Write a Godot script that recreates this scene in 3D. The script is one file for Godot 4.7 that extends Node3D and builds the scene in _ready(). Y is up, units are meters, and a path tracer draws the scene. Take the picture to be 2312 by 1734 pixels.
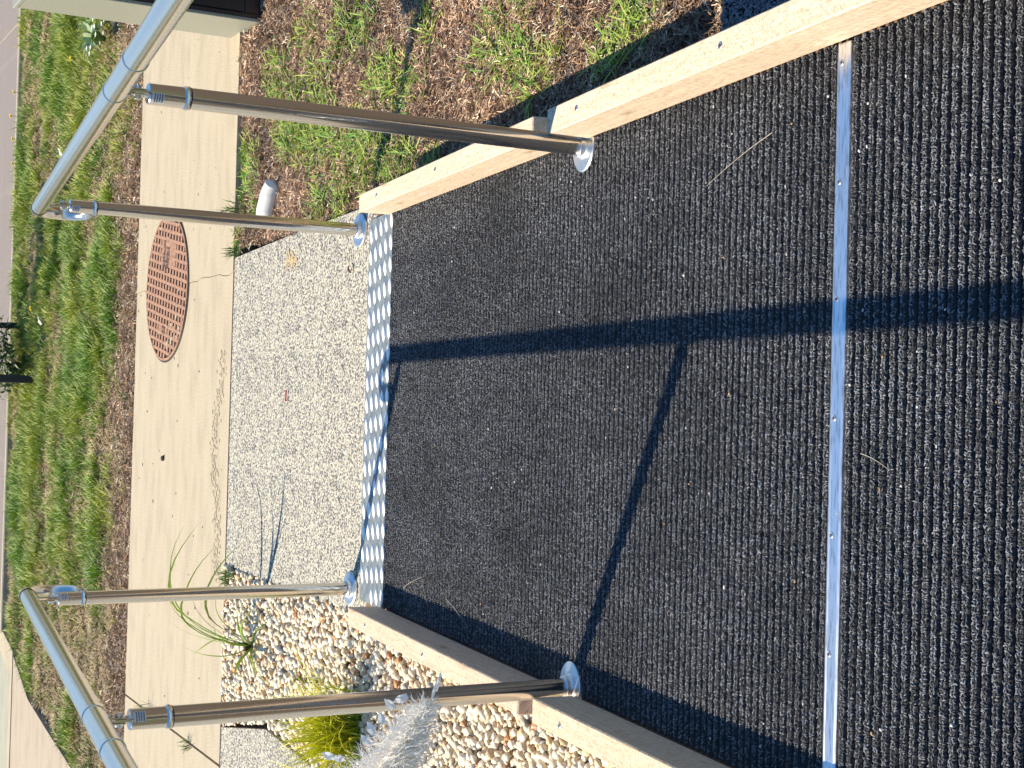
extends Node3D
# A timber access ramp with steel handrails running down to a footpath; the photograph was taken with the camera turned on its side.

const SL := 0.12608                                   # slope of the ramp, radians
const CAM := Vector3(0.0077, 1.7509, 3.9728)
const TOE := Vector3(0, 0.0403, 0.0914)                # where the carpet begins, a little above the ground
const PATH_NEAR := -1.425
const PATH_FAR := -2.765
const VERGE_FAR := -5.66

var rng := RandomNumberGenerator.new()
var names := {}
var M := {}
var cam_xf := Transform3D()

func _ready():
	rng.seed = 20240611
	set_camera()
	set_light()
	make_materials()
	build_ground()
	build_footpath()
	build_road()
	build_ramp()
	build_handrails()
	build_cover()
	build_pillar()
	build_pebbles()
	build_verge_grass()
	build_lawn()
	build_plants()
	build_small_things()

# ------------------------------------------------------------------ camera and light
func set_camera():
	var cam := Camera3D.new(); cam.name = "camera"
	cam.fov = 28.03; cam.near = 0.02; cam.far = 400.0
	var bx_ := Vector3(0.0257, -0.8796, 0.4751); var bz := Vector3(-0.0172, 0.4748, 0.8799)
	bz = bz.normalized(); bx_ = (bx_ - bz * bx_.dot(bz)).normalized()
	cam_xf = Transform3D(Basis(bx_, bz.cross(bx_), bz), CAM)
	cam.transform = cam_xf
	add_child(cam); cam.current = true

func set_light():
	var env := Environment.new()
	env.background_mode = Environment.BG_SKY
	var sm := ProceduralSkyMaterial.new()
	sm.sky_top_color = Color(0.29, 0.50, 0.74); sm.sky_horizon_color = Color(0.74, 0.84, 0.91)
	sm.sky_curve = 0.16
	sm.ground_bottom_color = Color(0.20, 0.18, 0.15); sm.ground_horizon_color = Color(0.55, 0.60, 0.62)
	sm.sun_angle_max = 1.0
	var sky := Sky.new(); sky.sky_material = sm
	env.sky = sky
	env.background_energy_multiplier = 0.78
	env.tonemap_mode = Environment.TONE_MAPPER_LINEAR
	env.tonemap_exposure = 1.85
	env.sdfgi_enabled = true; env.ssao_enabled = true; env.ssil_enabled = true
	var we := WorldEnvironment.new(); we.name = "world_environment"; we.environment = env
	add_child(we)
	var sun := DirectionalLight3D.new(); sun.name = "sun"
	sun.light_color = Color(1.0, 0.945, 0.85); sun.light_energy = 1.6; sun.light_angular_distance = 0.5
	sun.shadow_enabled = true
	sun.look_at_from_position(Vector3.ZERO, Vector3(0.697, -0.882, 0.459), Vector3.UP)
	add_child(sun)

# ------------------------------------------------------------------ naming helpers
func numbered(called: String) -> String:
	if not names.has(called):
		names[called] = 0
		return called
	names[called] += 1
	return "%s_%03d" % [called, names[called]]

func tag(o: Node, label: String, category := "", group := "", kind := "") -> Node:
	if label != "": o.set_meta("label", label)
	if category != "": o.set_meta("category", category)
	if group != "": o.set_meta("group", group)
	if kind != "": o.set_meta("kind", kind)
	return o

func base(called: String, at := Vector3.ZERO) -> Node3D:
	var o := Node3D.new(); o.name = numbered(called); add_child(o); o.position = at
	return o

func put(called: String, mesh: Mesh, mat: Material, parent: Node, xf := Transform3D()) -> MeshInstance3D:
	var o := MeshInstance3D.new()
	o.name = numbered(called) if parent == self else called
	o.mesh = mesh
	if mat: o.material_override = mat
	o.transform = xf
	parent.add_child(o, true)
	return o

func putst(called: String, st: SurfaceTool, mat: Material, parent: Node, xf := Transform3D()) -> MeshInstance3D:
	return put(called, st.commit(), mat, parent, xf)

func many(called: String, mesh: Mesh, mat: Material, parent: Node, xfs: Array, cols := []) -> MultiMeshInstance3D:
	var mm := MultiMesh.new()
	mm.transform_format = MultiMesh.TRANSFORM_3D
	mm.use_colors = not cols.is_empty()
	mm.mesh = mesh
	mm.instance_count = xfs.size()
	for i in xfs.size():
		mm.set_instance_transform(i, xfs[i])
		if mm.use_colors: mm.set_instance_color(i, cols[i])
	var o := MultiMeshInstance3D.new()
	o.name = numbered(called) if parent == self else called
	o.multimesh = mm
	o.material_override = mat
	o.set_meta("kind", "stuff")
	parent.add_child(o, true)
	return o

# ------------------------------------------------------------------ mesh helpers
func mb() -> SurfaceTool:
	var st := SurfaceTool.new(); st.begin(Mesh.PRIMITIVE_TRIANGLES)
	return st

func tri(st: SurfaceTool, a: Vector3, b: Vector3, c: Vector3, n: Vector3, ua := Vector2.ZERO, ub := Vector2.ZERO, uc := Vector2.ZERO):
	if (b - a).cross(c - a).dot(n) > 0.0:
		var t := b; b = c; c = t
		var tu := ub; ub = uc; uc = tu
	st.set_normal(n); st.set_uv(ua); st.add_vertex(a)
	st.set_normal(n); st.set_uv(ub); st.add_vertex(b)
	st.set_normal(n); st.set_uv(uc); st.add_vertex(c)

func quad(st: SurfaceTool, a: Vector3, b: Vector3, c: Vector3, d: Vector3, n: Vector3, u0 := Vector2.ZERO, u1 := Vector2.ONE):
	tri(st, a, b, c, n, u0, Vector2(u1.x, u0.y), u1)
	tri(st, a, c, d, n, u0, u1, Vector2(u0.x, u1.y))

func trin(st: SurfaceTool, p: Array, n: Array):          # smooth triangle: three points, three normals
	var o := [0, 1, 2]
	if (p[1] - p[0]).cross(p[2] - p[0]).dot(n[0] + n[1] + n[2]) > 0.0: o = [0, 2, 1]
	for i in o:
		st.set_normal(n[i]); st.set_uv(Vector2.ZERO); st.add_vertex(p[i])

# a box with chamfered edges; u runs along z in metres, v round the section
func cbox(st: SurfaceTool, lo: Vector3, hi: Vector3, ch := 0.002, uo := 0.0):
	var c := (lo + hi) * 0.5; var h := (hi - lo) * 0.5; var k := h - Vector3(ch, ch, ch)
	for ax in 3:
		var a1 := (ax + 1) % 3; var a2 := (ax + 2) % 3
		for s in [-1.0, 1.0]:
			var n := Vector3.ZERO; n[ax] = s
			var q := []
			for e in [[-1, -1], [1, -1], [1, 1], [-1, 1]]:
				var v := Vector3.ZERO; v[ax] = s * h[ax]; v[a1] = e[0] * k[a1]; v[a2] = e[1] * k[a2]
				q.append(c + v)
			var uvs := []
			for v in q:
				if ax == 2: uvs.append(Vector2(v.x * 0.5 + uo, v.y))
				elif ax == 0: uvs.append(Vector2(v.z + uo, v.y + 0.3 * s))
				else: uvs.append(Vector2(v.z + uo, v.x + 0.17 * s))
			tri(st, q[0], q[1], q[2], n, uvs[0], uvs[1], uvs[2])
			tri(st, q[0], q[2], q[3], n, uvs[0], uvs[2], uvs[3])
	if ch <= 0.0: return
	for ax in 3:                                          # edges along ax
		var a1 := (ax + 1) % 3; var a2 := (ax + 2) % 3
		for s in [-1.0, 1.0]:
			for t in [-1.0, 1.0]:
				var q := []
				for e in [[-1, 0], [1, 0], [1, 1], [-1, 1]]:
					var v := Vector3.ZERO; v[ax] = e[0] * k[ax]
					if e[1] == 0: v[a1] = s * h[a1]; v[a2] = t * k[a2]
					else: v[a1] = s * k[a1]; v[a2] = t * h[a2]
					q.append(c + v)
				var n := Vector3.ZERO; n[a1] = s; n[a2] = t
				n = n.normalized()
				var uvs := []
				for v in q: uvs.append(Vector2(v.z + uo, v.y + v.x))
				tri(st, q[0], q[1], q[2], n, uvs[0], uvs[1], uvs[2])
				tri(st, q[0], q[2], q[3], n, uvs[0], uvs[2], uvs[3])
	for sx in [-1.0, 1.0]:
		for sy in [-1.0, 1.0]:
			for sz in [-1.0, 1.0]:
				var s := Vector3(sx, sy, sz)
				tri(st, c + Vector3(sx * h.x, sy * k.y, sz * k.z), c + Vector3(sx * k.x, sy * h.y, sz * k.z), c + Vector3(sx * k.x, sy * k.y, sz * h.z), s.normalized())

func tube(st: SurfaceTool, pts: Array, rads: Array, segs := 20, cap0 := true, cap1 := true):
	var n := pts.size()
	var frames := []
	var up := Vector3.UP
	var prev := Vector3.ZERO
	for i in n:
		var t: Vector3 = (pts[min(i + 1, n - 1)] - pts[max(i - 1, 0)]).normalized()
		if i == 0:
			if abs(t.dot(Vector3.UP)) > 0.9: up = Vector3.RIGHT
			up = (up - t * up.dot(t)).normalized()
		else:
			up = (up - t * up.dot(t)).normalized()
		frames.append([t, up, t.cross(up)])
		prev = t
	for i in n - 1:
		for j in segs:
			var a0 := TAU * j / segs; var a1 := TAU * (j + 1) / segs
			var d := []
			var p := []
			for e in [[i, a0], [i, a1], [i + 1, a1], [i + 1, a0]]:
				var f = frames[e[0]]
				var dir: Vector3 = f[1] * cos(e[1]) + f[2] * sin(e[1])
				var slope: float = (rads[i + 1] - rads[i]) / max((pts[i + 1] - pts[i]).length(), 1e-6)
				d.append((dir - f[0] * slope).normalized()); p.append(pts[e[0]] + dir * rads[e[0]])
			trin(st, [p[0], p[1], p[2]], [d[0], d[1], d[2]])
			trin(st, [p[0], p[2], p[3]], [d[0], d[2], d[3]])
	for e in [[0, cap0, -1.0], [n - 1, cap1, 1.0]]:
		if not e[1]: continue
		var f = frames[e[0]]
		for j in segs:
			var a0 := TAU * j / segs; var a1 := TAU * (j + 1) / segs
			var q: Vector3 = pts[e[0]]
			tri(st, q, q + (f[1] * cos(a0) + f[2] * sin(a0)) * rads[e[0]], q + (f[1] * cos(a1) + f[2] * sin(a1)) * rads[e[0]], f[0] * e[2])

# a turned profile: points (radius, height) from bottom to top, flat between them
func lathe(st: SurfaceTool, prof: Array, segs := 28, o := Vector3.ZERO):
	for i in prof.size() - 1:
		var a: Vector2 = prof[i]; var b: Vector2 = prof[i + 1]
		var dn := Vector2(b.y - a.y, a.x - b.x).normalized()
		for j in segs:
			var t0 := TAU * j / segs; var t1 := TAU * (j + 1) / segs
			var c0 := Vector3(cos(t0), 0, sin(t0)); var c1 := Vector3(cos(t1), 0, sin(t1))
			var p := [o + c0 * a.x + Vector3.UP * a.y, o + c1 * a.x + Vector3.UP * a.y, o + c1 * b.x + Vector3.UP * b.y, o + c0 * b.x + Vector3.UP * b.y]
			var n0 := c0 * dn.x + Vector3.UP * dn.y; var n1 := c1 * dn.x + Vector3.UP * dn.y
			if a.x > 1e-6: trin(st, [p[0], p[1], p[2]], [n0, n1, n1])
			if b.x > 1e-6: trin(st, [p[0], p[2], p[3]], [n0, n1, n0])

# a bladed leaf: ribbon along points, width profile, slightly folded
func blade(st: SurfaceTool, pts: Array, width: float, side: Vector3, col := Color(1, 1, 1), tip_col := Color(1, 1, 1), fold := 0.25):
	var n := pts.size()
	for i in n - 1:
		var q := []
		var cc := []
		for k in [i, i + 1]:
			var t := float(k) / (n - 1)
			var w: float = width * (0.55 + 0.9 * t if t < 0.5 else 2.0 * (1.0 - t)) if n > 2 else width * (1.0 - t)
			w = max(min(w, width), width * 0.06)
			var tn: Vector3 = (pts[min(k + 1, n - 1)] - pts[max(k - 1, 0)]).normalized()
			var s := (side - tn * side.dot(tn)).normalized()
			var nn := s.cross(tn)
			q.append([pts[k] - s * w * 0.5 + nn * w * fold, pts[k], pts[k] + s * w * 0.5 + nn * w * fold, nn])
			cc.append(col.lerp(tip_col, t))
		for e in [0, 1]:
			var a: Vector3 = q[0][e]; var b: Vector3 = q[0][e + 1]; var c: Vector3 = q[1][e + 1]; var d: Vector3 = q[1][e]
			var nn: Vector3 = (b - a).cross(d - a)
			if nn.length() < 1e-12: nn = q[0][3]
			nn = nn.normalized()
			if nn.y < 0.0: nn = -nn
			for v in ([[a, 0], [c, 1], [b, 0], [a, 0], [d, 1], [c, 1]] if (c - a).cross(b - a).dot(nn) < 0.0 else [[a, 0], [b, 0], [c, 1], [a, 0], [c, 1], [d, 1]]):
				st.set_color(cc[v[1]]); st.set_normal(nn); st.add_vertex(v[0])

func on_ramp(x: float, h: float, d: float) -> Vector3:
	return TOE + Vector3(x, d * sin(SL) + h * cos(SL), d * cos(SL) - h * sin(SL))

func ramp_xf(x: float, h: float, d: float) -> Transform3D:
	return Transform3D(Basis(Vector3.RIGHT, -SL), on_ramp(x, h, d))

func seen(p: Vector3, margin := 0.0) -> bool:
	var q := cam_xf.affine_inverse() * p
	if q.z > -0.1: return false
	var y := q.y / -q.z / tan(deg_to_rad(14.015)); var x := q.x / -q.z / tan(deg_to_rad(14.015)) / 1.3333
	return abs(x) < 1.0 + margin and abs(y) < 1.0 + margin

func px(p: Vector3) -> Vector2:                        # where a point falls in the photograph, for picking what shows
	var q := cam_xf.affine_inverse() * p
	return Vector2(1156 + 3474 * q.x / -q.z, 867 - 3474 * q.y / -q.z)

func lin(r: float, g: float, b: float) -> Color:        # a linear base colour as the sRGB that albedo_color wants
	return Color(r, g, b).linear_to_srgb()

# ------------------------------------------------------------------ materials
func noise(freq: float, sd: int, type := FastNoiseLite.TYPE_SIMPLEX_SMOOTH, oct := 4) -> FastNoiseLite:
	var n := FastNoiseLite.new()
	n.noise_type = type; n.frequency = freq; n.seed = sd; n.fractal_octaves = oct
	return n

func ntex(n: FastNoiseLite, size: int, stops: Array, bump := 0.0) -> NoiseTexture2D:
	var t := NoiseTexture2D.new()
	t.width = size; t.height = size; t.seamless = true; t.noise = n; t.generate_mipmaps = false
	if bump > 0.0:
		t.as_normal_map = true; t.bump_strength = bump
	elif not stops.is_empty():
		var g := Gradient.new()
		var off := PackedFloat32Array(); var col := PackedColorArray()
		for s in stops:
			off.append(s[0]); col.append(s[1])
		g.offsets = off; g.colors = col
		t.color_ramp = g
	return t

func plain(c: Color, rough := 0.8, metal := 0.0) -> StandardMaterial3D:
	var m := StandardMaterial3D.new()
	m.albedo_color = c; m.roughness = rough; m.metallic = metal
	return m

func tri_map(m: StandardMaterial3D, per_m: float):
	m.uv1_triplanar = true; m.uv1_world_triplanar = true; m.uv1_scale = Vector3.ONE * per_m
	m.uv1_triplanar_sharpness = 4.0

func tinted(rough := 0.85, back := false) -> StandardMaterial3D:
	var m := StandardMaterial3D.new()
	m.albedo_color = Color.WHITE; m.vertex_color_use_as_albedo = true; m.roughness = rough
	m.cull_mode = BaseMaterial3D.CULL_DISABLED
	if back:
		m.backlight_enabled = true; m.backlight = Color(0.55, 0.62, 0.16)
	return m

func wood_image(sd: int) -> Image:
	var w := 1024; var h := 256
	var g1 := noise(0.9, sd, FastNoiseLite.TYPE_SIMPLEX_SMOOTH, 3); var g2 := noise(1.0, sd + 1, FastNoiseLite.TYPE_SIMPLEX_SMOOTH, 2); var g3 := noise(1.0, sd + 2, FastNoiseLite.TYPE_SIMPLEX_SMOOTH, 3)
	var im := Image.create(w, h, false, Image.FORMAT_RGB8)
	var knots := [Vector2(210 + sd * 3 % 200, 70), Vector2(700 - sd * 5 % 150, 190)]
	var pale := Vector3(0.86, 0.79, 0.68); var dark := Vector3(0.66, 0.55, 0.42)
	for y in h:
		for x in w:
			var u := x * 0.006; var v := y * 0.14
			var wob := g3.get_noise_2d(u * 0.7, v * 0.05) * 3.0
			var grain := g1.get_noise_2d(u * 0.25, v * 0.55 + wob)
			var fib := g2.get_noise_2d(x * 0.035, y * 0.9)
			var saw := g2.get_noise_2d(x * 0.30 + y * 0.09, 50.0 + y * 0.02)
			var k: float = clamp(0.24 + 0.36 * grain + 0.36 * fib + 0.50 * saw, 0.0, 1.0)
			for kn in knots:
				var dk := Vector2((x - kn.x) * 0.55, (y - kn.y) * 1.0).length() / 15.0
				if dk < 2.6: k = clampf(k + 0.75 * exp(-dk * dk * 0.9) + 0.18 * sin(dk * 7.0) * exp(-dk), 0.0, 1.5)
			var c := pale.lerp(dark, k)
			if fib + 0.5 * saw > 0.5: c *= 0.80
			im.set_pixel(x, y, Color(c.x, c.y, c.z))
	return im

func make_materials():
	var steel := plain(Color(0.83, 0.82, 0.80), 0.2, 1.0)
	steel.roughness_texture = ntex(noise(0.02, 3, FastNoiseLite.TYPE_SIMPLEX_SMOOTH, 5), 512, [[0.2, Color(0.78, 0.78, 0.78)], [0.8, Color(1.0, 1.0, 1.0)]])
	steel.roughness = 0.23
	steel.uv1_triplanar = true; steel.uv1_world_triplanar = true; steel.uv1_scale = Vector3(9, 9, 5)
	M.post_steel = steel.duplicate(); M.post_steel.roughness = 0.19; M.post_steel.uv1_scale = Vector3(8, 3, 8)
	M.steel = steel
	M.steel_bright = plain(Color(0.88, 0.88, 0.87), 0.32, 1.0)
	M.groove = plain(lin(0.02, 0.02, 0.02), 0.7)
	M.alu = plain(Color(0.93, 0.94, 0.95), 0.3, 1.0)
	M.alu.normal_enabled = true; M.alu.normal_texture = ntex(noise(0.01, 5), 512, [], 2.0); M.alu.normal_scale = 0.12
	M.alu.albedo_texture = ntex(noise(0.02, 8, FastNoiseLite.TYPE_SIMPLEX_SMOOTH, 5), 512, [[0.15, Color(0.80, 0.80, 0.80)], [0.5, Color(1, 1, 1)]])
	tri_map(M.alu, 2.0)
	M.alu.uv1_scale = Vector3(2.0, 4.0, 12.0)
	M.plate = plain(Color(0.50, 0.53, 0.54), 0.55, 0.3)
	M.plate.albedo_texture = ntex(noise(0.012, 6), 512, [[0.25, Color(0.78, 0.80, 0.83)], [0.75, Color(1, 1, 1)]])
	tri_map(M.plate, 4.0)
	M.plate_bar_glint = plain(Color(0.96, 0.96, 0.95), 0.5, 0.12)  # near-white colour carries the sun glint of the raised bars
	M.plate_bar_dull = plain(Color(0.60, 0.64, 0.66), 0.65, 0.4)
	for k in 3:
		var wm := StandardMaterial3D.new()
		wm.albedo_texture = ImageTexture.create_from_image(wood_image(40 + 7 * k))
		wm.albedo_color = [Color(0.97, 0.96, 0.97), Color(0.94, 0.90, 0.91), Color(0.94, 0.92, 0.92)][k]
		wm.roughness = 0.8
		wm.uv1_scale = Vector3(1.1, 9.0, 1.0)
		wm.normal_enabled = true; wm.normal_texture = ntex(noise(0.03, 47 + k, FastNoiseLite.TYPE_SIMPLEX_SMOOTH, 5), 512, [], 3.0); wm.normal_scale = 0.35
		M["wood%d" % k] = wm
	M.wood_dark = plain(lin(0.16, 0.09, 0.045), 0.85)
	M.galv = plain(Color(0.72, 0.73, 0.75), 0.4, 1.0)
	# concrete of the footpath: broom marks, speckle, faint stains
	var con := plain(Color(1, 1, 1), 0.9)
	con.albedo_texture = ntex(noise(0.006, 11, FastNoiseLite.TYPE_SIMPLEX_SMOOTH, 6), 1024, [[0.1, lin(0.365, 0.312, 0.222)], [0.45, lin(0.415, 0.354, 0.252)], [0.8, lin(0.435, 0.372, 0.268)], [1.0, lin(0.445, 0.385, 0.29)]])
	con.detail_enabled = true; con.detail_blend_mode = BaseMaterial3D.BLEND_MODE_MUL
	con.detail_albedo = ntex(noise(0.22, 12, FastNoiseLite.TYPE_SIMPLEX_SMOOTH, 3), 1024, [[0.1, Color(0.74, 0.71, 0.66)], [0.32, Color(0.94, 0.93, 0.91)], [0.55, Color(1, 1, 1)]])
	con.normal_enabled = true; con.normal_texture = ntex(noise(0.24, 13, FastNoiseLite.TYPE_SIMPLEX_SMOOTH, 2), 1024, [], 4.0); con.normal_scale = 0.35
	tri_map(con, 0.9)
	con.uv1_scale = Vector3(0.5, 0.9, 1.7)
	M.concrete = con
	var gut := con.duplicate() as StandardMaterial3D
	gut.albedo_color = Color(0.90, 0.96, 1.0)
	M.gutter_pale = gut
	var pink := con.duplicate() as StandardMaterial3D
	pink.albedo_color = Color(0.97, 0.96, 0.98)
	M.crossover = pink
	var asph := plain(Color(1, 1, 1), 0.92)
	asph.albedo_texture = ntex(noise(0.25, 15, FastNoiseLite.TYPE_CELLULAR, 2), 1024, [[0.0, lin(0.30, 0.26, 0.235)], [0.5, lin(0.235, 0.20, 0.18)], [1.0, lin(0.14, 0.12, 0.11)]])
	asph.normal_enabled = true; asph.normal_texture = ntex(noise(0.2, 16, FastNoiseLite.TYPE_SIMPLEX_SMOOTH, 4), 1024, [], 8.0); asph.normal_scale = 0.7
	tri_map(asph, 1.2)
	M.asphalt = asph
	# exposed aggregate: pale and grey stones of 6 mm in a dark matrix
	var cell := noise(0.075, 17, FastNoiseLite.TYPE_CELLULAR, 1)
	cell.fractal_type = FastNoiseLite.FRACTAL_NONE
	cell.cellular_return_type = FastNoiseLite.RETURN_CELL_VALUE; cell.cellular_jitter = 1.1
	cell.domain_warp_enabled = true; cell.domain_warp_amplitude = 9.0; cell.domain_warp_frequency = 0.09; cell.domain_warp_fractal_octaves = 2
	var agg := plain(Color(1, 1, 1), 0.85)
	agg.albedo_texture = ntex(cell, 1024, [[0.0, lin(0.09, 0.095, 0.10)], [0.22, lin(0.16, 0.16, 0.155)], [0.38, lin(0.27, 0.26, 0.23)], [0.5, lin(0.46, 0.425, 0.335)], [0.72, lin(0.57, 0.53, 0.42)], [0.9, lin(0.48, 0.45, 0.37)], [1.0, lin(0.62, 0.58, 0.50)]])
	var edge := noise(0.075, 17, FastNoiseLite.TYPE_CELLULAR, 1)
	edge.fractal_type = FastNoiseLite.FRACTAL_NONE
	edge.cellular_return_type = FastNoiseLite.RETURN_DISTANCE; edge.cellular_jitter = 1.1
	edge.domain_warp_enabled = true; edge.domain_warp_amplitude = 9.0; edge.domain_warp_frequency = 0.09; edge.domain_warp_fractal_octaves = 2
	agg.detail_enabled = true; agg.detail_blend_mode = BaseMaterial3D.BLEND_MODE_MUL
	agg.detail_albedo = ntex(edge, 1024, [[0.0, Color(1, 1, 1)], [0.45, Color(0.97, 0.97, 0.96)], [0.72, Color(0.55, 0.54, 0.53)], [1.0, Color(0.30, 0.30, 0.30)]])
	agg.normal_enabled = true; agg.normal_texture = ntex(edge, 1024, [], 6.0); agg.normal_scale = -0.5
	tri_map(agg, 2.5)
	M.aggregate = agg
	var soil := plain(Color(1, 1, 1), 0.95)
	soil.albedo_texture = ntex(noise(0.03, 21, FastNoiseLite.TYPE_SIMPLEX_SMOOTH, 5), 512, [[0.1, lin(0.05, 0.035, 0.022)], [0.6, lin(0.11, 0.075, 0.045)], [1.0, lin(0.17, 0.12, 0.075)]])
	soil.normal_enabled = true; soil.normal_texture = ntex(noise(0.08, 22), 512, [], 8.0)
	tri_map(soil, 2.0)
	M.soil = soil
	var field := plain(Color(1, 1, 1), 0.95)
	field.albedo_texture = ntex(noise(0.01, 23, FastNoiseLite.TYPE_SIMPLEX_SMOOTH, 5), 512, [[0.2, lin(0.06, 0.085, 0.025)], [0.7, lin(0.10, 0.12, 0.04)]])
	tri_map(field, 0.2)
	M.field = field
	M.carpet_base = plain(lin(0.010, 0.010, 0.011), 0.95)
	M.carpet_rib = plain(lin(0.034, 0.035, 0.038), 0.95)
	M.yarn = tinted(0.9)
	M.blade = tinted(0.55, true)
	M.straw = tinted(0.75)
	M.stone = tinted(0.6)
	M.iron = plain(Color(1, 1, 1), 0.75, 0.0)
	M.iron.albedo_texture = ntex(noise(0.03, 25, FastNoiseLite.TYPE_SIMPLEX_SMOOTH, 5), 512, [[0.15, lin(0.24, 0.125, 0.075)], [0.55, lin(0.37, 0.20, 0.122)], [0.95, lin(0.46, 0.28, 0.185)]])
	M.iron.normal_enabled = true; M.iron.normal_texture = ntex(noise(0.2, 26), 512, [], 4.0)
	tri_map(M.iron, 3.0)
	M.iron_dark = plain(lin(0.055, 0.028, 0.02), 0.9)
	M.painted = plain(lin(0.25, 0.255, 0.205), 0.45)
	M.painted.albedo_texture = ntex(noise(0.05, 27, FastNoiseLite.TYPE_SIMPLEX_SMOOTH, 4), 512, [[0.1, Color(0.86, 0.86, 0.84)], [0.5, Color(1, 1, 1)]])
	tri_map(M.painted, 4.0)
	M.black = plain(lin(0.012, 0.012, 0.013), 0.4)
	M.blacker = plain(lin(0.006, 0.006, 0.006), 0.6)
	M.white = plain(lin(0.58, 0.575, 0.55), 0.75)
	M.label = plain(lin(0.62, 0.63, 0.64), 0.5)
	M.ink = plain(lin(0.05, 0.05, 0.06), 0.6)
	M.red = plain(lin(0.55, 0.04, 0.05), 0.5)
	M.stem = plain(lin(0.10, 0.17, 0.04), 0.7)
	M.bark = plain(lin(0.05, 0.042, 0.038), 0.85)
	M.stake = plain(lin(0.022, 0.02, 0.02), 0.8)
	M.bark.normal_enabled = true; M.bark.normal_texture = ntex(noise(0.06, 28), 256, [], 6.0)
	tri_map(M.bark, 6.0)

# ------------------------------------------------------------------ the ground
func sheet(called: String, x0: float, x1: float, z0: float, z1: float, y: float, mat: Material, lump := 0.0, step := 0.1, nf := 2.2) -> MeshInstance3D:
	var st := mb()
	var nx := int(ceil((x1 - x0) / step)); var nz := int(ceil((z1 - z0) / step))
	if lump <= 0.0:
		nx = 1; nz = 1
	var nz_ := noise(nf, 77, FastNoiseLite.TYPE_SIMPLEX_SMOOTH, 3)
	var hgt := func(x: float, z: float) -> float: return y + (lump * nz_.get_noise_2d(x, z) if lump > 0.0 else 0.0)
	for i in nx:
		for j in nz:
			var xa: float = lerp(x0, x1, float(i) / nx); var xb: float = lerp(x0, x1, float(i + 1) / nx)
			var za: float = lerp(z0, z1, float(j) / nz); var zb: float = lerp(z0, z1, float(j + 1) / nz)
			var a := Vector3(xa, hgt.call(xa, za), za); var b := Vector3(xb, hgt.call(xb, za), za); var c := Vector3(xb, hgt.call(xb, zb), zb); var d := Vector3(xa, hgt.call(xa, zb), zb)
			tri(st, a, b, c, (c - a).cross(b - a).normalized() if (c - a).cross(b - a).y > 0 else (b - a).cross(c - a).normalized())
			tri(st, a, c, d, (d - a).cross(c - a).normalized() if (d - a).cross(c - a).y > 0 else (c - a).cross(d - a).normalized())
	return tag(putst(called, st, mat, self), "", "", "", "structure")

func build_ground():
	tag(sheet("ground", -150, 150, -150, 150, -0.09, M.field), "grassy ground around the street and garden")
	tag(sheet("verge_soil", -8.0, 8.0, VERGE_FAR + 0.02, PATH_FAR - 0.004, -0.028, M.soil, 0.018, 0.08), "soil of the grass verge between footpath and road")
	tag(sheet("lawn_soil", 0.575, 6.0, PATH_NEAR + 0.004, 5.0, -0.032, M.soil, 0.014, 0.06), "soil under the lawn beside the ramp")
	tag(sheet("garden_soil", -6.0, -0.585, PATH_NEAR + 0.004, 5.0, -0.035, M.soil, 0.006, 0.12), "soil under the pebble garden bed")

func slab(called: String, x0: float, x1: float, z0: float, z1: float, top: float, mat: Material, parent: Node, ch := 0.006) -> MeshInstance3D:
	var st := mb()
	cbox(st, Vector3(x0, top - 0.085, z0), Vector3(x1, top, z1), ch)
	return putst(called, st, mat, parent)

func poly_slab(called: String, pts: Array, top: float, thick: float, mat: Material, parent: Node) -> MeshInstance3D:
	var st := mb()
	var pp := PackedVector2Array(pts)
	var ids := Geometry2D.triangulate_polygon(pp)
	for i in range(0, ids.size(), 3):
		var v := []
		for k in 3: v.append(Vector3(pp[ids[i + k]].x, top, pp[ids[i + k]].y))
		tri(st, v[0], v[1], v[2], Vector3.UP)
	var ctr := Vector2.ZERO
	for p in pp: ctr += p / pp.size()
	for i in pp.size():
		var a := pp[i]; var b := pp[(i + 1) % pp.size()]
		var n := Vector3((b - a).y, 0, -(b - a).x).normalized()
		if n.dot(Vector3(((a + b) / 2 - ctr).x, 0, ((a + b) / 2 - ctr).y)) < 0: n = -n
		quad(st, Vector3(a.x, top, a.y), Vector3(b.x, top, b.y), Vector3(b.x, top - thick, b.y), Vector3(a.x, top - thick, a.y), n)
	return putst(called, st, mat, parent)

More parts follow.
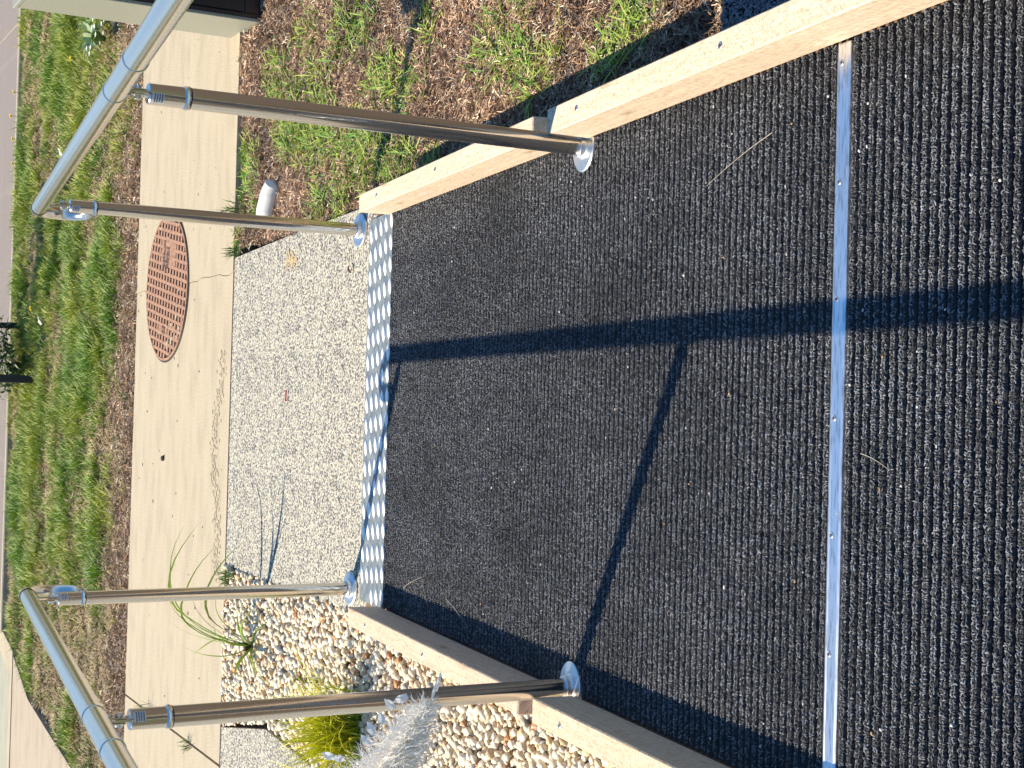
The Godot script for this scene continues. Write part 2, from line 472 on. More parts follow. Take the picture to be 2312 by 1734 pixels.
func build_footpath():
	var p := base("footpath")
	tag(p, "cream concrete footpath crossing beyond the foot of the ramp", "", "", "structure")
	# slab edges wander where the path is cracked at x = 0.48
	var crack_a := []; var crack_b := []
	var cn := noise(3.0, 91, FastNoiseLite.TYPE_SIMPLEX_SMOOTH, 4)
	for i in 25:
		var z: float = lerp(PATH_NEAR, PATH_FAR, i / 24.0)
		var x := 0.482 + 0.02 * cn.get_noise_1d(z * 2.0)
		crack_a.append(Vector2(x - 0.0012, z)); crack_b.append(Vector2(x + 0.0014, z))
	var ls := crack_a.duplicate(); ls.append(Vector2(-1.275, PATH_FAR)); ls.append(Vector2(-1.298, PATH_NEAR))
	poly_slab("slab", ls, 0.0, 0.085, M.concrete, p)
	var rs := crack_b.duplicate(); rs.append(Vector2(3.4, PATH_FAR)); rs.append(Vector2(3.4, PATH_NEAR))
	poly_slab("slab", rs, 0.001, 0.085, M.concrete, p)
	poly_slab("slab", [Vector2(-1.284, PATH_FAR), Vector2(-1.308, PATH_NEAR), Vector2(-5, PATH_NEAR), Vector2(-5, PATH_FAR)], 0.0, 0.085, M.concrete, p)
	slab("slab", 3.41, 8.0, PATH_FAR, PATH_NEAR, 0.0, M.concrete, p)
	var bed := mb()
	cbox(bed, Vector3(-5, -0.089, PATH_FAR + 0.005), Vector3(8, -0.012, PATH_NEAR - 0.005), 0.0)
	putst("bedding", bed, M.soil, p)
	var stain_ := mb()
	for k in 420:
		var sx := rng.randf_range(-0.62, 0.20)
		var q := Vector3(sx, 0.0012 + 0.000002 * k, -1.56 + 0.04 * sin(sx * 9.0) + rng.randfn(0.0, 0.022))
		var r0 := rng.randf_range(0.002, 0.006)
		for j in 6:
			var a0 := TAU * j / 6; var a1 := TAU * (j + 1) / 6
			tri(stain_, q, q + Vector3(cos(a0) * r0 * 1.6, 0, sin(a0) * r0), q + Vector3(cos(a1) * r0 * 1.6, 0, sin(a1) * r0), Vector3.UP)
	var stm_ := M.concrete.duplicate() as StandardMaterial3D
	stm_.albedo_color = Color(0.985, 0.985, 0.98)
	tag(putst("water_stain", stain_, stm_, p), "", "", "", "stuff")
	var ag := base("aggregate_path")
	tag(ag, "exposed aggregate concrete path between the footpath and the ramp", "", "", "structure")
	poly_slab("slab", [Vector2(0.535, PATH_NEAR + 0.006), Vector2(0.575, -0.7), Vector2(0.6, -0.06), Vector2(-0.6, -0.06), Vector2(-0.59, -0.8), Vector2(-0.575, PATH_NEAR + 0.006)], -0.002, 0.09, M.aggregate, ag)
	# rust stained stones of the aggregate near the right post
	var stain := mb()
	for k in 150:
		var q := Vector3(0.485 + rng.randfn(0.0, 0.016), 0.0004 + 0.000004 * k, -0.83 + rng.randfn(0.0, 0.034))
		var r0 := rng.randf_range(0.0016, 0.0036)
		for j in 6:
			var a0 := TAU * j / 6; var a1 := TAU * (j + 1) / 6
			tri(stain, q, q + Vector3(cos(a0) * r0, 0, sin(a0) * r0 * 1.3), q + Vector3(cos(a1) * r0, 0, sin(a1) * r0 * 1.3), Vector3.UP)
	putst("rust_stain", stain, plain(lin(0.50, 0.37, 0.20), 0.9), ag)
	var ag2 := base("aggregate_driveway")
	tag(ag2, "exposed aggregate driveway beyond the pebble bed on the left", "", "", "structure")
	poly_slab("slab", [Vector2(-1.163, PATH_NEAR + 0.006), Vector2(-1.08, -0.95), Vector2(-1.11, -0.55), Vector2(-1.25, 0.2), Vector2(-1.6, 3.0), Vector2(-5, 3.0), Vector2(-5, PATH_NEAR + 0.006)], -0.002, 0.09, M.aggregate, ag2)

func build_road():
	var r := base("road")
	tag(r, "grey brown asphalt road beyond the verge", "", "", "structure")
	slab("asphalt", -30.0, 2.305, -14.0, VERGE_FAR - 0.05, -0.004, M.asphalt, r)
	slab("asphalt", 2.31, 30.0, -14.0, VERGE_FAR - 0.05, -0.004, M.asphalt, r)
	var k := base("kerb")
	tag(k, "thin pale concrete kerb edge along the grass verge", "", "", "structure")
	slab("kerb_length", -1.42, 2.3, VERGE_FAR - 0.046, VERGE_FAR, 0.012, M.concrete, k)
	slab("kerb_length", 2.306, 9.0, VERGE_FAR - 0.046, VERGE_FAR, 0.012, M.concrete, k)
	var d := base("driveway_crossover")
	tag(d, "pinkish concrete driveway crossover at the end of the verge", "", "", "structure")
	poly_slab("crossover_slab", [Vector2(-1.50, -5.30), Vector2(-1.67, -4.85), Vector2(-1.74, -4.35), Vector2(-1.82, -3.7), Vector2(-1.86, PATH_FAR - 0.006), Vector2(-6, PATH_FAR - 0.006), Vector2(-6, -5.30)], 0.002, 0.08, M.crossover, d)
	poly_slab("crossover_kerb", [Vector2(-1.415, -5.74), Vector2(-1.40, -5.62), Vector2(-1.47, -5.302), Vector2(-6, -5.302), Vector2(-6, -5.37), Vector2(-1.62, -5.38), Vector2(-1.50, -5.74)], 0.007, 0.08, M.concrete, d)
	var g := base("gutter")
	tag(g, "pale grey concrete gutter beside the driveway crossover", "", "", "structure")
	poly_slab("gutter_slab", [Vector2(-1.504, -5.744), Vector2(-1.624, -5.384), Vector2(-6, -5.374), Vector2(-6, -6.4), Vector2(-1.3, -6.4), Vector2(-1.3, -5.744)], 0.004, 0.08, M.gutter_pale, g)

# ------------------------------------------------------------------ the ramp
func build_ramp():
	var deck := base("ramp_deck")
	tag(deck, "sloping timber deck of the access ramp under its carpet", "ramp")
	deck.transform = ramp_xf(0, 0, 0)
	var st := mb()                                         # a wedge from the ground up to the deck boards
	var c0 := cos(SL); var s0 := sin(SL)
	var inv := deck.transform.affine_inverse()
	var far_top := Vector3(0, -0.0135, -0.215); var near_top := Vector3(0, -0.0135, 4.4)
	var P := func(x: float, v: Vector3) -> Vector3: return Vector3(x, v.y, v.z)
	var far_bot: Vector3 = inv * Vector3(0, -0.03, -0.12); var near_bot: Vector3 = inv * Vector3(0, -0.03, 4.4 * c0)
	var hw := 0.586
	quad(st, P.call(-hw, far_top), P.call(hw, far_top), P.call(hw, near_top), P.call(-hw, near_top), Vector3.UP)
	for e in [-hw, hw]:
		quad(st, P.call(e, far_top), P.call(e, near_top), P.call(e, near_bot), P.call(e, far_bot), Vector3(sign(e), 0, 0))
	quad(st, P.call(-hw, near_top), P.call(hw, near_top), P.call(hw, near_bot), P.call(-hw, near_bot), Vector3.BACK)
	quad(st, P.call(-hw, far_top), P.call(hw, far_top), P.call(hw, far_bot), P.call(-hw, far_bot), Vector3.FORWARD)
	putst("deck_frame", st, M.wood_dark, deck)
	carpet("lower", 0.0, 2.192)
	carpet("upper", 2.227, 4.35)
	# aluminium strip over the joint of the two carpets
	var strip := base("joint_strip")
	strip.transform = ramp_xf(0, 0, 2.210)
	tag(strip, "screwed aluminium strip across the ramp over the carpet joint", "trim strip")
	st = mb()
	var prof := [Vector2(-0.0185, -0.004), Vector2(-0.0175, 0.0005), Vector2(-0.0135, 0.0016), Vector2(-0.0105, 0.0036), Vector2(-0.008, 0.0026), Vector2(0.012, 0.0022), Vector2(0.0165, 0.0008), Vector2(0.0178, -0.004)]
	var segs := 60
	var wob := noise(3.0, 14, FastNoiseLite.TYPE_SIMPLEX_SMOOTH, 2)
	for i in segs:
		var xa: float = lerp(-0.5395, 0.5395, float(i) / segs); var xb: float = lerp(-0.5395, 0.5395, float(i + 1) / segs)
		for j in prof.size() - 1:
			var q := []
			for e in [[xa, j], [xb, j], [xb, j + 1], [xa, j + 1]]:
				var v: Vector2 = prof[e[1]]
				var k: float = (0.0009 if e[1] < 4 else 0.0017) * wob.get_noise_1d(e[0] * 2.4)
				q.append(Vector3(e[0], v.y + 0.4 * k, v.x + k))
			var dn: Vector2 = (prof[j + 1] - prof[j]).normalized()
			quad(st, q[0], q[1], q[2], q[3], Vector3(0, dn.x, -dn.y).normalized() if dn.x > 0.05 else Vector3(0, 0, -1 if j == 0 else 1))
	putst("strip", st, M.alu, strip)
	var screw := screw_meshes(0.0048, 0.0)
	for x in [0.512, 0.343, 0.177, 0.009, -0.156, -0.323, -0.489]:
		var o := put("screw", screw[0], M.galv, strip, Transform3D(Basis(), Vector3(x, 0.0027, -0.004)))
		put("recess", screw[1], M.groove, o)
	tread_plate()
	# timber kerb beams, two on each side
	var spec := [
		["far", 1.0, -0.02, 1.2555, "pale timber kerb beam on the right of the ramp, from tread plate to handrail post", 0, [0.153, 0.645, 1.094]],
		["near", 1.0, 1.3305, 3.6, "pale timber kerb beam on the right of the ramp with three large screws", 0, [1.472, 2.016, 2.56]],
		["far", -1.0, -0.02, 1.2555, "pinkish timber kerb beam on the left of the ramp, ending at the tread plate", 1, [0.153, 0.645, 1.094]],
		["near", -1.0, 1.3305, 3.6, "timber kerb beam on the left of the ramp, nearer than the large post", 2, [1.466, 2.013, 2.56]]]
	var sc := screw_meshes(0.0062, 0.0)
	for a in spec:
		var b := base("kerb_beam")
		b.transform = ramp_xf(0.5647 * a[1], 0, 0)
		tag(b, a[4], "timber beam", "timber kerb beams along the ramp")
		st = mb()
		cbox(st, Vector3(-0.0245, 0.007, a[2]), Vector3(0.0245, 0.0938, a[3]), 0.0025, a[1] * 3.1 + a[2])
		putst("beam", st, M["wood%d" % a[5]], b)
		for d in a[6]:
			var o := put("screw", sc[0], M.galv, b, Transform3D(Basis(), Vector3(0.002 * a[1], 0.0942, d)))
			put("recess", sc[1], M.groove, o)
		for d in [a[2] + 0.14, (a[2] + a[3]) * 0.5, a[3] - 0.14]:
			var pk := mb(); cbox(pk, Vector3(-0.021, -0.012, d - 0.03), Vector3(0.021, 0.0068, d + 0.03), 0.0)
			putst("packer", pk, M.wood_dark, b)

func screw_meshes(r: float, y: float) -> Array:
	var st := mb()
	lathe(st, [Vector2(r, -0.001), Vector2(r, 0.0003), Vector2(r * 0.86, 0.0009), Vector2(r * 0.42, 0.0006), Vector2(0, 0.0005)], 20)
	var rc := mb()
	lathe(rc, [Vector2(r * 0.42, 0.0004), Vector2(r * 0.4, 0.0011), Vector2(0, 0.0010)], 6)
	return [st.commit(), rc.commit()]

func carpet(which: String, d0: float, d1: float):
	var c := base("ramp_carpet")
	c.transform = ramp_xf(0, 0, 0)
	tag(c, "charcoal ribbed loop carpet on the %s part of the ramp, %s the metal strip" % [which, "below" if which == "lower" else "above"], "carpet")
	var pitch := 0.02015
	var st := mb(); var groove := mb()
	var n := int(round((d1 - d0) / pitch))
	var prof := [[-0.0064, -0.0125], [-0.0062, -0.0040], [-0.0046, -0.0016], [-0.002, -0.0008], [0.002, -0.0008], [0.0046, -0.0016], [0.0062, -0.0040], [0.0064, -0.0125]]
	var wave := noise(6.0, 63, FastNoiseLite.TYPE_SIMPLEX_SMOOTH, 3)
	for i in n:                                            # ribs with narrow dark grooves between them
		var z := d0 + (i + 0.5) * (d1 - d0) / n
		var parts := 54
		for k in parts:
			var xa: float = lerp(-0.5425, 0.5425, float(k) / parts); var xb: float = lerp(-0.5425, 0.5425, float(k + 1) / parts)
			var wa := 0.0006 * wave.get_noise_2d(xa * 4.0, z * 3.0); var wb := 0.0006 * wave.get_noise_2d(xb * 4.0, z * 3.0)
			for e in prof.size() - 1:
				var a: Array = prof[e]; var b: Array = prof[e + 1]
				var dn := Vector2(b[0] - a[0], b[1] - a[1]).normalized()
				quad(st, Vector3(xa, a[1], z + a[0] + wa), Vector3(xb, a[1], z + a[0] + wb), Vector3(xb, b[1], z + b[0] + wb), Vector3(xa, b[1], z + b[0] + wa), Vector3(0, dn.x, -dn.y))
	quad(groove, Vector3(-0.5425, -0.0115, d0), Vector3(0.5425, -0.0115, d0), Vector3(0.5425, -0.0115, d1), Vector3(-0.5425, -0.0115, d1), Vector3.UP)
	var rb := putst("ribs", st, M.carpet_rib, c)
	rb.set_meta("kind", "stuff")
	putst("backing", groove, M.carpet_base, c)
	# the loops of yarn
	var last := minf(d1, 3.0)
	var sets := [[[], []], [[], []], [[], []], [[], []]]
	var shade := noise(2.0, 61, FastNoiseLite.TYPE_SIMPLEX_SMOOTH, 3)
	var lean := noise(14.0, 62, FastNoiseLite.TYPE_SIMPLEX_SMOOTH, 2)
	for i in n:
		var z := d0 + (i + 0.5) * (d1 - d0) / n
		if z > last: break
		var x := -0.539
		while x < 0.539:
			x += rng.randf_range(0.0026, 0.0040)
			for k in 3:
				if rng.randf() < 0.04: continue
				var off: float = [-0.0036, 0.0, 0.0036][k] + rng.randf_range(-0.0006, 0.0006) + 0.0009 * lean.get_noise_2d(x * 3.0, z)
				var hgt: float = [-0.0014, 0.0002, -0.0014][k]
				var kind := rng.randi() % 4
				var s := rng.randf_range(0.62, 0.92)
				var b := Basis(Vector3.UP, rng.randf() * TAU) * Basis(Vector3.RIGHT, rng.randf_range(-0.9, 0.9)) * Basis(Vector3.FORWARD, rng.randf_range(-0.6, 0.6))
				sets[kind][0].append(Transform3D(b.scaled(Vector3(s, s, s)), Vector3(x, hgt + rng.randf_range(-0.0006, 0.0007), z + off)))
				var g: float = (pow(rng.randf(), 1.7) * 0.21 + 0.032) * (1.0 + 0.45 * shade.get_noise_2d(x, z) + 0.25 * lean.get_noise_2d(x * 0.6, z * 0.12))
				if rng.randf() < 0.025: g += 0.10
				var tone := rng.randf_range(-0.05, 0.05)
				sets[kind][1].append(Color(g * (0.95 + tone), g * 0.98, g * (1.05 - tone)))
	for k in 4:
		many("pile_loops", yarn_mesh(k), M.yarn, c, sets[k][0], sets[k][1])

func yarn_mesh(k: int) -> Mesh:
	var st := mb()
	var r := RandomNumberGenerator.new(); r.seed = 900 + k
	var pts := []
	var n := 6
	var sweep := [3.6, 4.4, 3.0, 5.0][k] as float
	var rad := [0.0027, 0.0023, 0.0034, 0.0024][k] as float
	for i in n:
		var a: float = lerp(-sweep * 0.5, sweep * 0.5, float(i) / (n - 1))
		pts.append(Vector3(sin(a) * rad, (cos(a)) * rad * 0.75, (float(i) / (n - 1) - 0.5) * 0.0022 + r.randf_range(-0.0005, 0.0005)))
	tube(st, pts, [0.0007, 0.0011, 0.0012, 0.0012, 0.0011, 0.0007], 5, false, false)
	return st.commit()

func tread_plate():
	var p := base("tread_plate")
	tag(p, "aluminium tread plate with raised diamonds at the foot of the ramp", "tread plate")
	var za := -0.157; var zb := 0.094
	var st := mb()
	var ya := 0.006; var yb := 0.0438
	var w := 0.549
	quad(st, Vector3(-w, ya, za), Vector3(w, ya, za), Vector3(w, yb, zb), Vector3(-w, yb, zb), Vector3(0, 0.251, -0.0378).normalized())
	quad(st, Vector3(-w, ya, za), Vector3(w, ya, za), Vector3(w, 0.0005, za - 0.004), Vector3(-w, 0.0005, za - 0.004), Vector3(0, 0.5, -0.8).normalized())
	quad(st, Vector3(-w, yb, zb), Vector3(w, yb, zb), Vector3(w, 0.036, zb + 0.001), Vector3(-w, 0.036, zb + 0.001), Vector3.BACK)
	for s in [-w, w]:
		quad(st, Vector3(s, ya, za), Vector3(s, yb, zb), Vector3(s, yb - 0.006, zb), Vector3(s, 0.0, za), Vector3(sign(s), 0, 0))
	putst("plate", st, M.plate, p)
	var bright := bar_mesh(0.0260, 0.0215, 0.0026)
	var pitch := 0.0611
	for row in 5:
		var z := -0.131 + row * 0.0535
		var ix := -9
		while ix <= 9:
			for b in 1:
				var x := ix * pitch + 0.0062 * row + b * pitch * 0.5 + 0.012
				if abs(x) > w - 0.02: continue
				var y: float = lerp(ya, yb, (z - za) / (zb - za))
				var zz := z + (0.0 if b == 0 else 0.006)
				if zz > zb - 0.007 or zz < za + 0.007: continue
				var bs := Basis(Vector3.UP, 0.10 if b == 0 else -0.6) * Basis(Vector3.RIGHT, -0.15)
				put("tread_bar", bright, M.plate_bar_glint, p, Transform3D(bs, Vector3(x, y, zz)))
			ix += 1

func bar_mesh(hl: float, hw: float, h: float) -> Mesh:    # a raised lens with a rounded top
	var st := mb()
	var n := 10
	var ring := []
	for i in n:
		var t := TAU * i / n
		var c := cos(t); var s := sin(t)
		ring.append(Vector3(hl * sign(c) * pow(abs(c), 1.0), 0, hw * s * (1.0 - 0.62 * abs(c))))
	for i in n:
		var a: Vector3 = ring[i]; var b: Vector3 = ring[(i + 1) % n]
		var a2 := Vector3(a.x * 0.72, h * 0.8, a.z * 0.6); var b2 := Vector3(b.x * 0.72, h * 0.8, b.z * 0.6)
		var na := Vector3(a.x * 0.3, h * 1.2, a.z * 0.9).normalized(); var nb := Vector3(b.x * 0.3, h * 1.2, b.z * 0.9).normalized()
		var n2 := Vector3.UP
		trin(st, [a, b, b2], [na, nb, (nb + n2).normalized()])
		trin(st, [a, b2, a2], [na, (nb + n2).normalized(), (na + n2).normalized()])
		trin(st, [a2, b2, Vector3(0, h, 0)], [(na + n2).normalized(), (nb + n2).normalized(), n2])
	return st.commit()

# ------------------------------------------------------------------ handrails
func build_handrails():
	handrail(1.0, "stainless steel handrail on the right, over the dead lawn side of the ramp")
	handrail(-1.0, "stainless steel handrail on the left, over the pebble bed side of the ramp")

func rail_y(z: float) -> float: return TOE.y + (z - TOE.z) * tan(SL) + 0.9205

func handrail(s: float, label: String):
	var root := base("handrail", Vector3(0.5286 * s, 0, 0))
	tag(root, label, "handrail", "handrails along the ramp")
	var R := 0.0199
	var zc := [1.640, 1.376] if s > 0 else [1.615, 1.347]
	var dirv := Vector3(0, sin(SL), cos(SL))
	var at := func(z: float) -> Vector3: return Vector3(0, rail_y(z), z)
	# rail in three lengths that meet in the collars, then the end bend
	var zend := -0.340 if s > 0 else -0.318
	for e in [[3.3, zc[0], R], [zc[0], zc[1], R * 1.0], [zc[1], zend, R]]:
		var st := mb()
		tube(st, [at.call(e[0]), at.call(e[1])], [e[2], e[2]], 32, false, false)
		putst("rail_length", st, M.steel, root)
	for k in 2:
		var st := mb()
		var p: Vector3 = at.call(zc[k])
		# lip: the wider mouth of the sleeve looks up the ramp
		tube(st, [p + dirv * 0.0015, p + dirv * 0.0015, p - dirv * 0.010, p - dirv * 0.016], [R + 0.0003, R + 0.0013, R + 0.0013, R + 0.0003], 32, false, false)
		var o := putst("collar", st, M.steel, root)
		var g := mb()
		tube(g, [p + dirv * 0.0021, p + dirv * 0.0021], [R + 0.0001, R + 0.0011], 32, false, false)
		putst("groove", g, M.groove, o)
	var bend := mb()
	var pts := []; var rr := []
	var q0: Vector3 = at.call(zend)
	var upv := Vector3(0, cos(SL), -sin(SL))
	var br := 0.070
	pts.append(q0); rr.append(R + 0.0016)
	pts.append(q0 - dirv * 0.014); rr.append(R + 0.0016)
	for i in range(1, 15):
		var a := PI * i / 14.0
		pts.append(q0 - dirv * 0.016 - dirv * br * sin(a) * 1.0 - upv * br * (1.0 - cos(a))); rr.append(R + 0.0012)
	var post_z := -0.241
	var le: Vector3 = pts[-1]
	var k_end := (post_z - 0.020 - le.z) / dirv.z
	pts.append(le + dirv * k_end * 0.5); rr.append(R + 0.0012)
	pts.append(le + dirv * k_end); rr.append(R + 0.0012)
	tube(bend, pts, rr, 28, false, true)
	var ob := putst("end_bend", bend, M.steel, root)
	var og := mb()
	tube(og, [q0 + dirv * 0.0006, q0 + dirv * 0.0006], [R + 0.0001, R + 0.0012], 32, false, false)
	putst("groove", og, M.groove, ob)
	post(root, s, TOE + Vector3(0, 1.306 * sin(SL), 1.306 * cos(SL)), 0.867, true)
	post(root, s, Vector3(0, -0.002, post_z), 0.848, false)

func post(root: Node3D, s: float, at: Vector3, H: float, near: bool):
	var o := MeshInstance3D.new(); o.name = "post"
	var r := 0.0186
	var st := mb()
	lathe(st, [Vector2(r, 0.0), Vector2(r, H - 0.072)], 40)
	o.mesh = st.commit(); o.material_override = M.post_steel; o.position = at
	root.add_child(o, true)
	var cap := mb()
	var hc := H - 0.072
	lathe(cap, [Vector2(r, hc), Vector2(r + 0.0016, hc + 0.0012), Vector2(r + 0.0022, hc + 0.004), Vector2(r + 0.0016, hc + 0.008), Vector2(r - 0.0002, hc + 0.011), Vector2(r - 0.0004, H - 0.0016), Vector2(r - 0.002, H), Vector2(0, H)], 40)
	put("cap", cap.commit(), M.post_steel, o)
	var gr := mb()
	lathe(gr, [Vector2(r + 0.0002, hc - 0.0012), Vector2(r + 0.0006, hc - 0.0006), Vector2(r + 0.0002, hc + 0.0002)], 40)
	put("groove", gr.commit(), M.groove, o)
	# product label: a pale plate with lines of print too small to read
	var lb := mb(); var ink := mb()
	var mid := PI / 2 + (0.52 if s > 0 else -0.42)
	var rl := r - 0.0001; var half := 0.50
	for j in 12:
		var a0: float = mid - half + 2 * half * j / 12.0; var a1: float = mid - half + 2 * half * (j + 1) / 12.0
		var c0 := Vector3(cos(a0), 0, sin(a0)); var c1 := Vector3(cos(a1), 0, sin(a1))
		quad(lb, c0 * rl + Vector3.UP * (H - 0.0245), c1 * rl + Vector3.UP * (H - 0.0245), c1 * rl + Vector3.UP * (H - 0.004), c0 * rl + Vector3.UP * (H - 0.004), (c0 + c1).normalized())
	for line in 4:
		var y0 := H - 0.0075 - line * 0.0042
		var a := mid - half * 0.88
		while a < mid + half * 0.85:
			var wdt := rng.randf_range(0.05, 0.13)
			var c0 := Vector3(cos(a), 0, sin(a)); var c1 := Vector3(cos(a + wdt), 0, sin(a + wdt))
			var r2 := rl + 0.0003
			quad(ink, c0 * r2 + Vector3.UP * (y0 - 0.0022), c1 * r2 + Vector3.UP * (y0 - 0.0022), c1 * r2 + Vector3.UP * y0, c0 * r2 + Vector3.UP * y0, c0)
			a += wdt + 0.03
	var lo := put("label_plate", lb.commit(), M.label, o)
	put("print", ink.commit(), M.ink, lo)
	# bracket between cap and rail: stem, two cheeks and a bolt
	var br := mb()
	var top := rail_y(at.z + 0.0) - at.y - 0.019
	lathe(br, [Vector2(0.0075, H), Vector2(0.0075, H + 0.006), Vector2(0.0045, H + 0.008)], 18)
	cbox(br, Vector3(-0.0028, H + 0.001, -0.011), Vector3(0.0028, H + 0.026, 0.011), 0.0008)
	for e in [-1.0, 1.0]:
		cbox(br, Vector3(-0.0058 if e < 0 else 0.0032, H + 0.007, -0.0105), Vector3(-0.0032 if e < 0 else 0.0058, top + 0.004, 0.0105), 0.0006)
	cbox(br, Vector3(-0.012, top - 0.002, -0.02), Vector3(0.012, top + 0.004, 0.02), 0.0012)
	put("bracket", br.commit(), M.steel, o)
	var bt := mb()
	tube(bt, [Vector3(-0.012, H + 0.017, 0), Vector3(0.0125, H + 0.017, 0)], [0.0035, 0.0035], 12)
	tube(bt, [Vector3(-0.0115, H + 0.017, 0), Vector3(-0.006, H + 0.017, 0)], [0.0072, 0.0072], 6)
	tube(bt, [Vector3(0.006, H + 0.017, 0), Vector3(0.0115, H + 0.017, 0)], [0.0072, 0.0072], 6)
	put("bolt", bt.commit(), M.steel_bright, o)
	# base flange with a collar and two countersunk screws
	var tilt := Basis(Vector3.RIGHT, -SL) if near else Basis()
	var fl := mb()
	if near:
		lathe(fl, [Vector2(0.05, 0.0), Vector2(0.05, 0.0042), Vector2(0.0475, 0.006), Vector2(0.0265, 0.0066), Vector2(0.0245, 0.0085), Vector2(0.0238, 0.018), Vector2(0.0225, 0.0195), Vector2(0.019, 0.0198)], 44)
	else:
		lathe(fl, [Vector2(0.05, 0.0), Vector2(0.05, 0.0045), Vector2(0.046, 0.0062), Vector2(0.034, 0.0072), Vector2(0.026, 0.0085), Vector2(0.0245, 0.017), Vector2(0.0225, 0.0185), Vector2(0.019, 0.0188)], 44)
	var fo := put("flange", fl.commit(), M.steel_bright, o, Transform3D(tilt, tilt * Vector3(0, 0.001, 0)))
	var fs := screw_meshes(0.0068, 0.0)
	for e in ([Vector3(-0.036 * s, 0.0064, 0.004), Vector3(0.0, 0.0064, -0.037)] if near else [Vector3(-0.042 * s, 0.0066, 0.012), Vector3(0.042 * s, 0.0066, 0.006)]):
		put("flange_screw", fs[0], M.galv, o, Transform3D(tilt, tilt * e))

# ------------------------------------------------------------------ cast cover in the footpath
func build_cover():
	var c := base("manhole_cover", Vector3(0.480, 0.0, -2.283))
	tag(c, "round rusty cast iron manhole cover set in the concrete footpath", "manhole cover")
	c.rotation.y = -0.17
	var R := 0.303
	var st := mb()
	lathe(st, [Vector2(0, 0.0016), Vector2(R, 0.0016)], 64)
	putst("sunk_face", st, M.iron_dark, c)
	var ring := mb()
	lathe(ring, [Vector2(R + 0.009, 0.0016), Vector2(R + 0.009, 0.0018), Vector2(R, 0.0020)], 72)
	putst("painted_gap_shadow", ring, M.groove, c)  # flat dark ring that paints the shadow line round the cover
	# the raised iron: bars between the rows of pockets and bridges between the pockets
	var iron := mb()
	var rows := 17; var px_ := 0.0352; var pz := 0.0428
	var top := 0.0075
	var chord := func(x: float) -> float: return sqrt(max(0.0, pow(R - 0.004, 2) - x * x))
	var block := func(xa: float, xb: float, za: float, zb: float):
		var lim: float = min(chord.call(xa), chord.call(xb))
		za = max(za, -lim); zb = min(zb, lim)
		if zb - za < 0.003: return
		cbox(iron, Vector3(xa, 0.0012, za), Vector3(xb, top, zb), 0.001)
	for i in rows:
		var x := (i - (rows - 1) * 0.5) * px_
		block.call(x + 0.0105, x + px_ - 0.0105, -R, R)
		if i == 0: block.call(x - px_ + 0.0105, x - 0.0105, -R, R)
		var panel := 0
		if i in [11, 12, 13]: panel = 1
		if i == 3: panel = 2
		for j in range(-8, 9):
			var z := j * pz
			var za := z - 0.0105; var zb := z + 0.0105
			if panel == 1 and z > -0.11 and z < 0.115:
				za = z - pz * 0.5; zb = z + pz * 0.5
			if panel == 2 and abs(z - 0.01) < 0.07:
				za = z - pz * 0.5; zb = z + pz * 0.5
			block.call(x - 0.0105, x + 0.0105, za, zb)
	putst("cast_face", iron, M.iron, c)
	var rim := mb()
	lathe(rim, [Vector2(R + 0.001, 0.0012), Vector2(R + 0.001, top - 0.001), Vector2(R - 0.001, top), Vector2(R - 0.0075, top), Vector2(R - 0.0085, top - 0.001), Vector2(R - 0.0085, 0.0012)], 72)
	putst("rim", rim, M.iron, c)
	# two short lines of cast letters too worn to read, and a small panel
	for e in [[0.176, -0.062, 0.022, 0.026], [0.150, -0.055, 0.026, 0.024], [0.150, -0.004, 0.026, 0.040], [0.122, -0.062, 0.026, 0.030], [0.122, -0.006, 0.026, 0.046], [0.092, -0.03, 0.030, 0.085], [0.064, -0.02, 0.018, 0.026], [-0.176, 0.01, 0.03, 0.045]]:
		var pad := mb()
		cbox(pad, Vector3(e[0] - e[2] * 0.5, top - 0.001, e[1] - e[3] * 0.5), Vector3(e[0] + e[2] * 0.5, top + 0.0006, e[1] + e[3] * 0.5), 0.0)
		putst("letter_pad", pad, M.iron_dark, c)
	var gl := mb()
	for e in [[0.176, -0.062], [0.150, -0.055], [0.150, -0.012], [0.150, 0.006], [0.122, -0.064], [0.122, -0.018], [0.122, 0.006], [0.092, -0.055], [0.092, -0.03], [0.092, -0.006], [-0.176, 0.0], [-0.176, 0.02]]:
		cbox(gl, Vector3(e[0] - 0.008, top, e[1] - 0.0022), Vector3(e[0] + 0.008, top + 0.0014, e[1] + 0.0022), 0.0004)
		cbox(gl, Vector3(e[0] + rng.randf_range(-0.006, 0.004), top, e[1] - 0.006), Vector3(e[0] + 0.0065, top + 0.0013, e[1] + 0.0055), 0.0004)
	putst("lettering", gl, M.iron, c)
	# concrete splashes on the near edge
	for k in 26:
		var sp := mb()
		var a := rng.randf_range(1.9, 2.9) if k < 20 else rng.randf_range(0.0, TAU)
		var rr := rng.randf_range(0.18, 0.285)
		var p := Vector3(cos(a) * rr, top + 0.0007 + 0.00001 * k, sin(a) * rr)
		var q := rng.randf_range(0.003, 0.010)
		for j in 7:
			var b0 := TAU * j / 7; var b1 := TAU * (j + 1) / 7
			tri(sp, p + Vector3(0, 0.0006, 0), p + Vector3(cos(b0), -0.8 * 0.001 / q, sin(b0)) * q, p + Vector3(cos(b1), -0.8 * 0.001 / q, sin(b1)) * q, Vector3.UP)
		putst("cement_splash", sp, M.concrete, c)

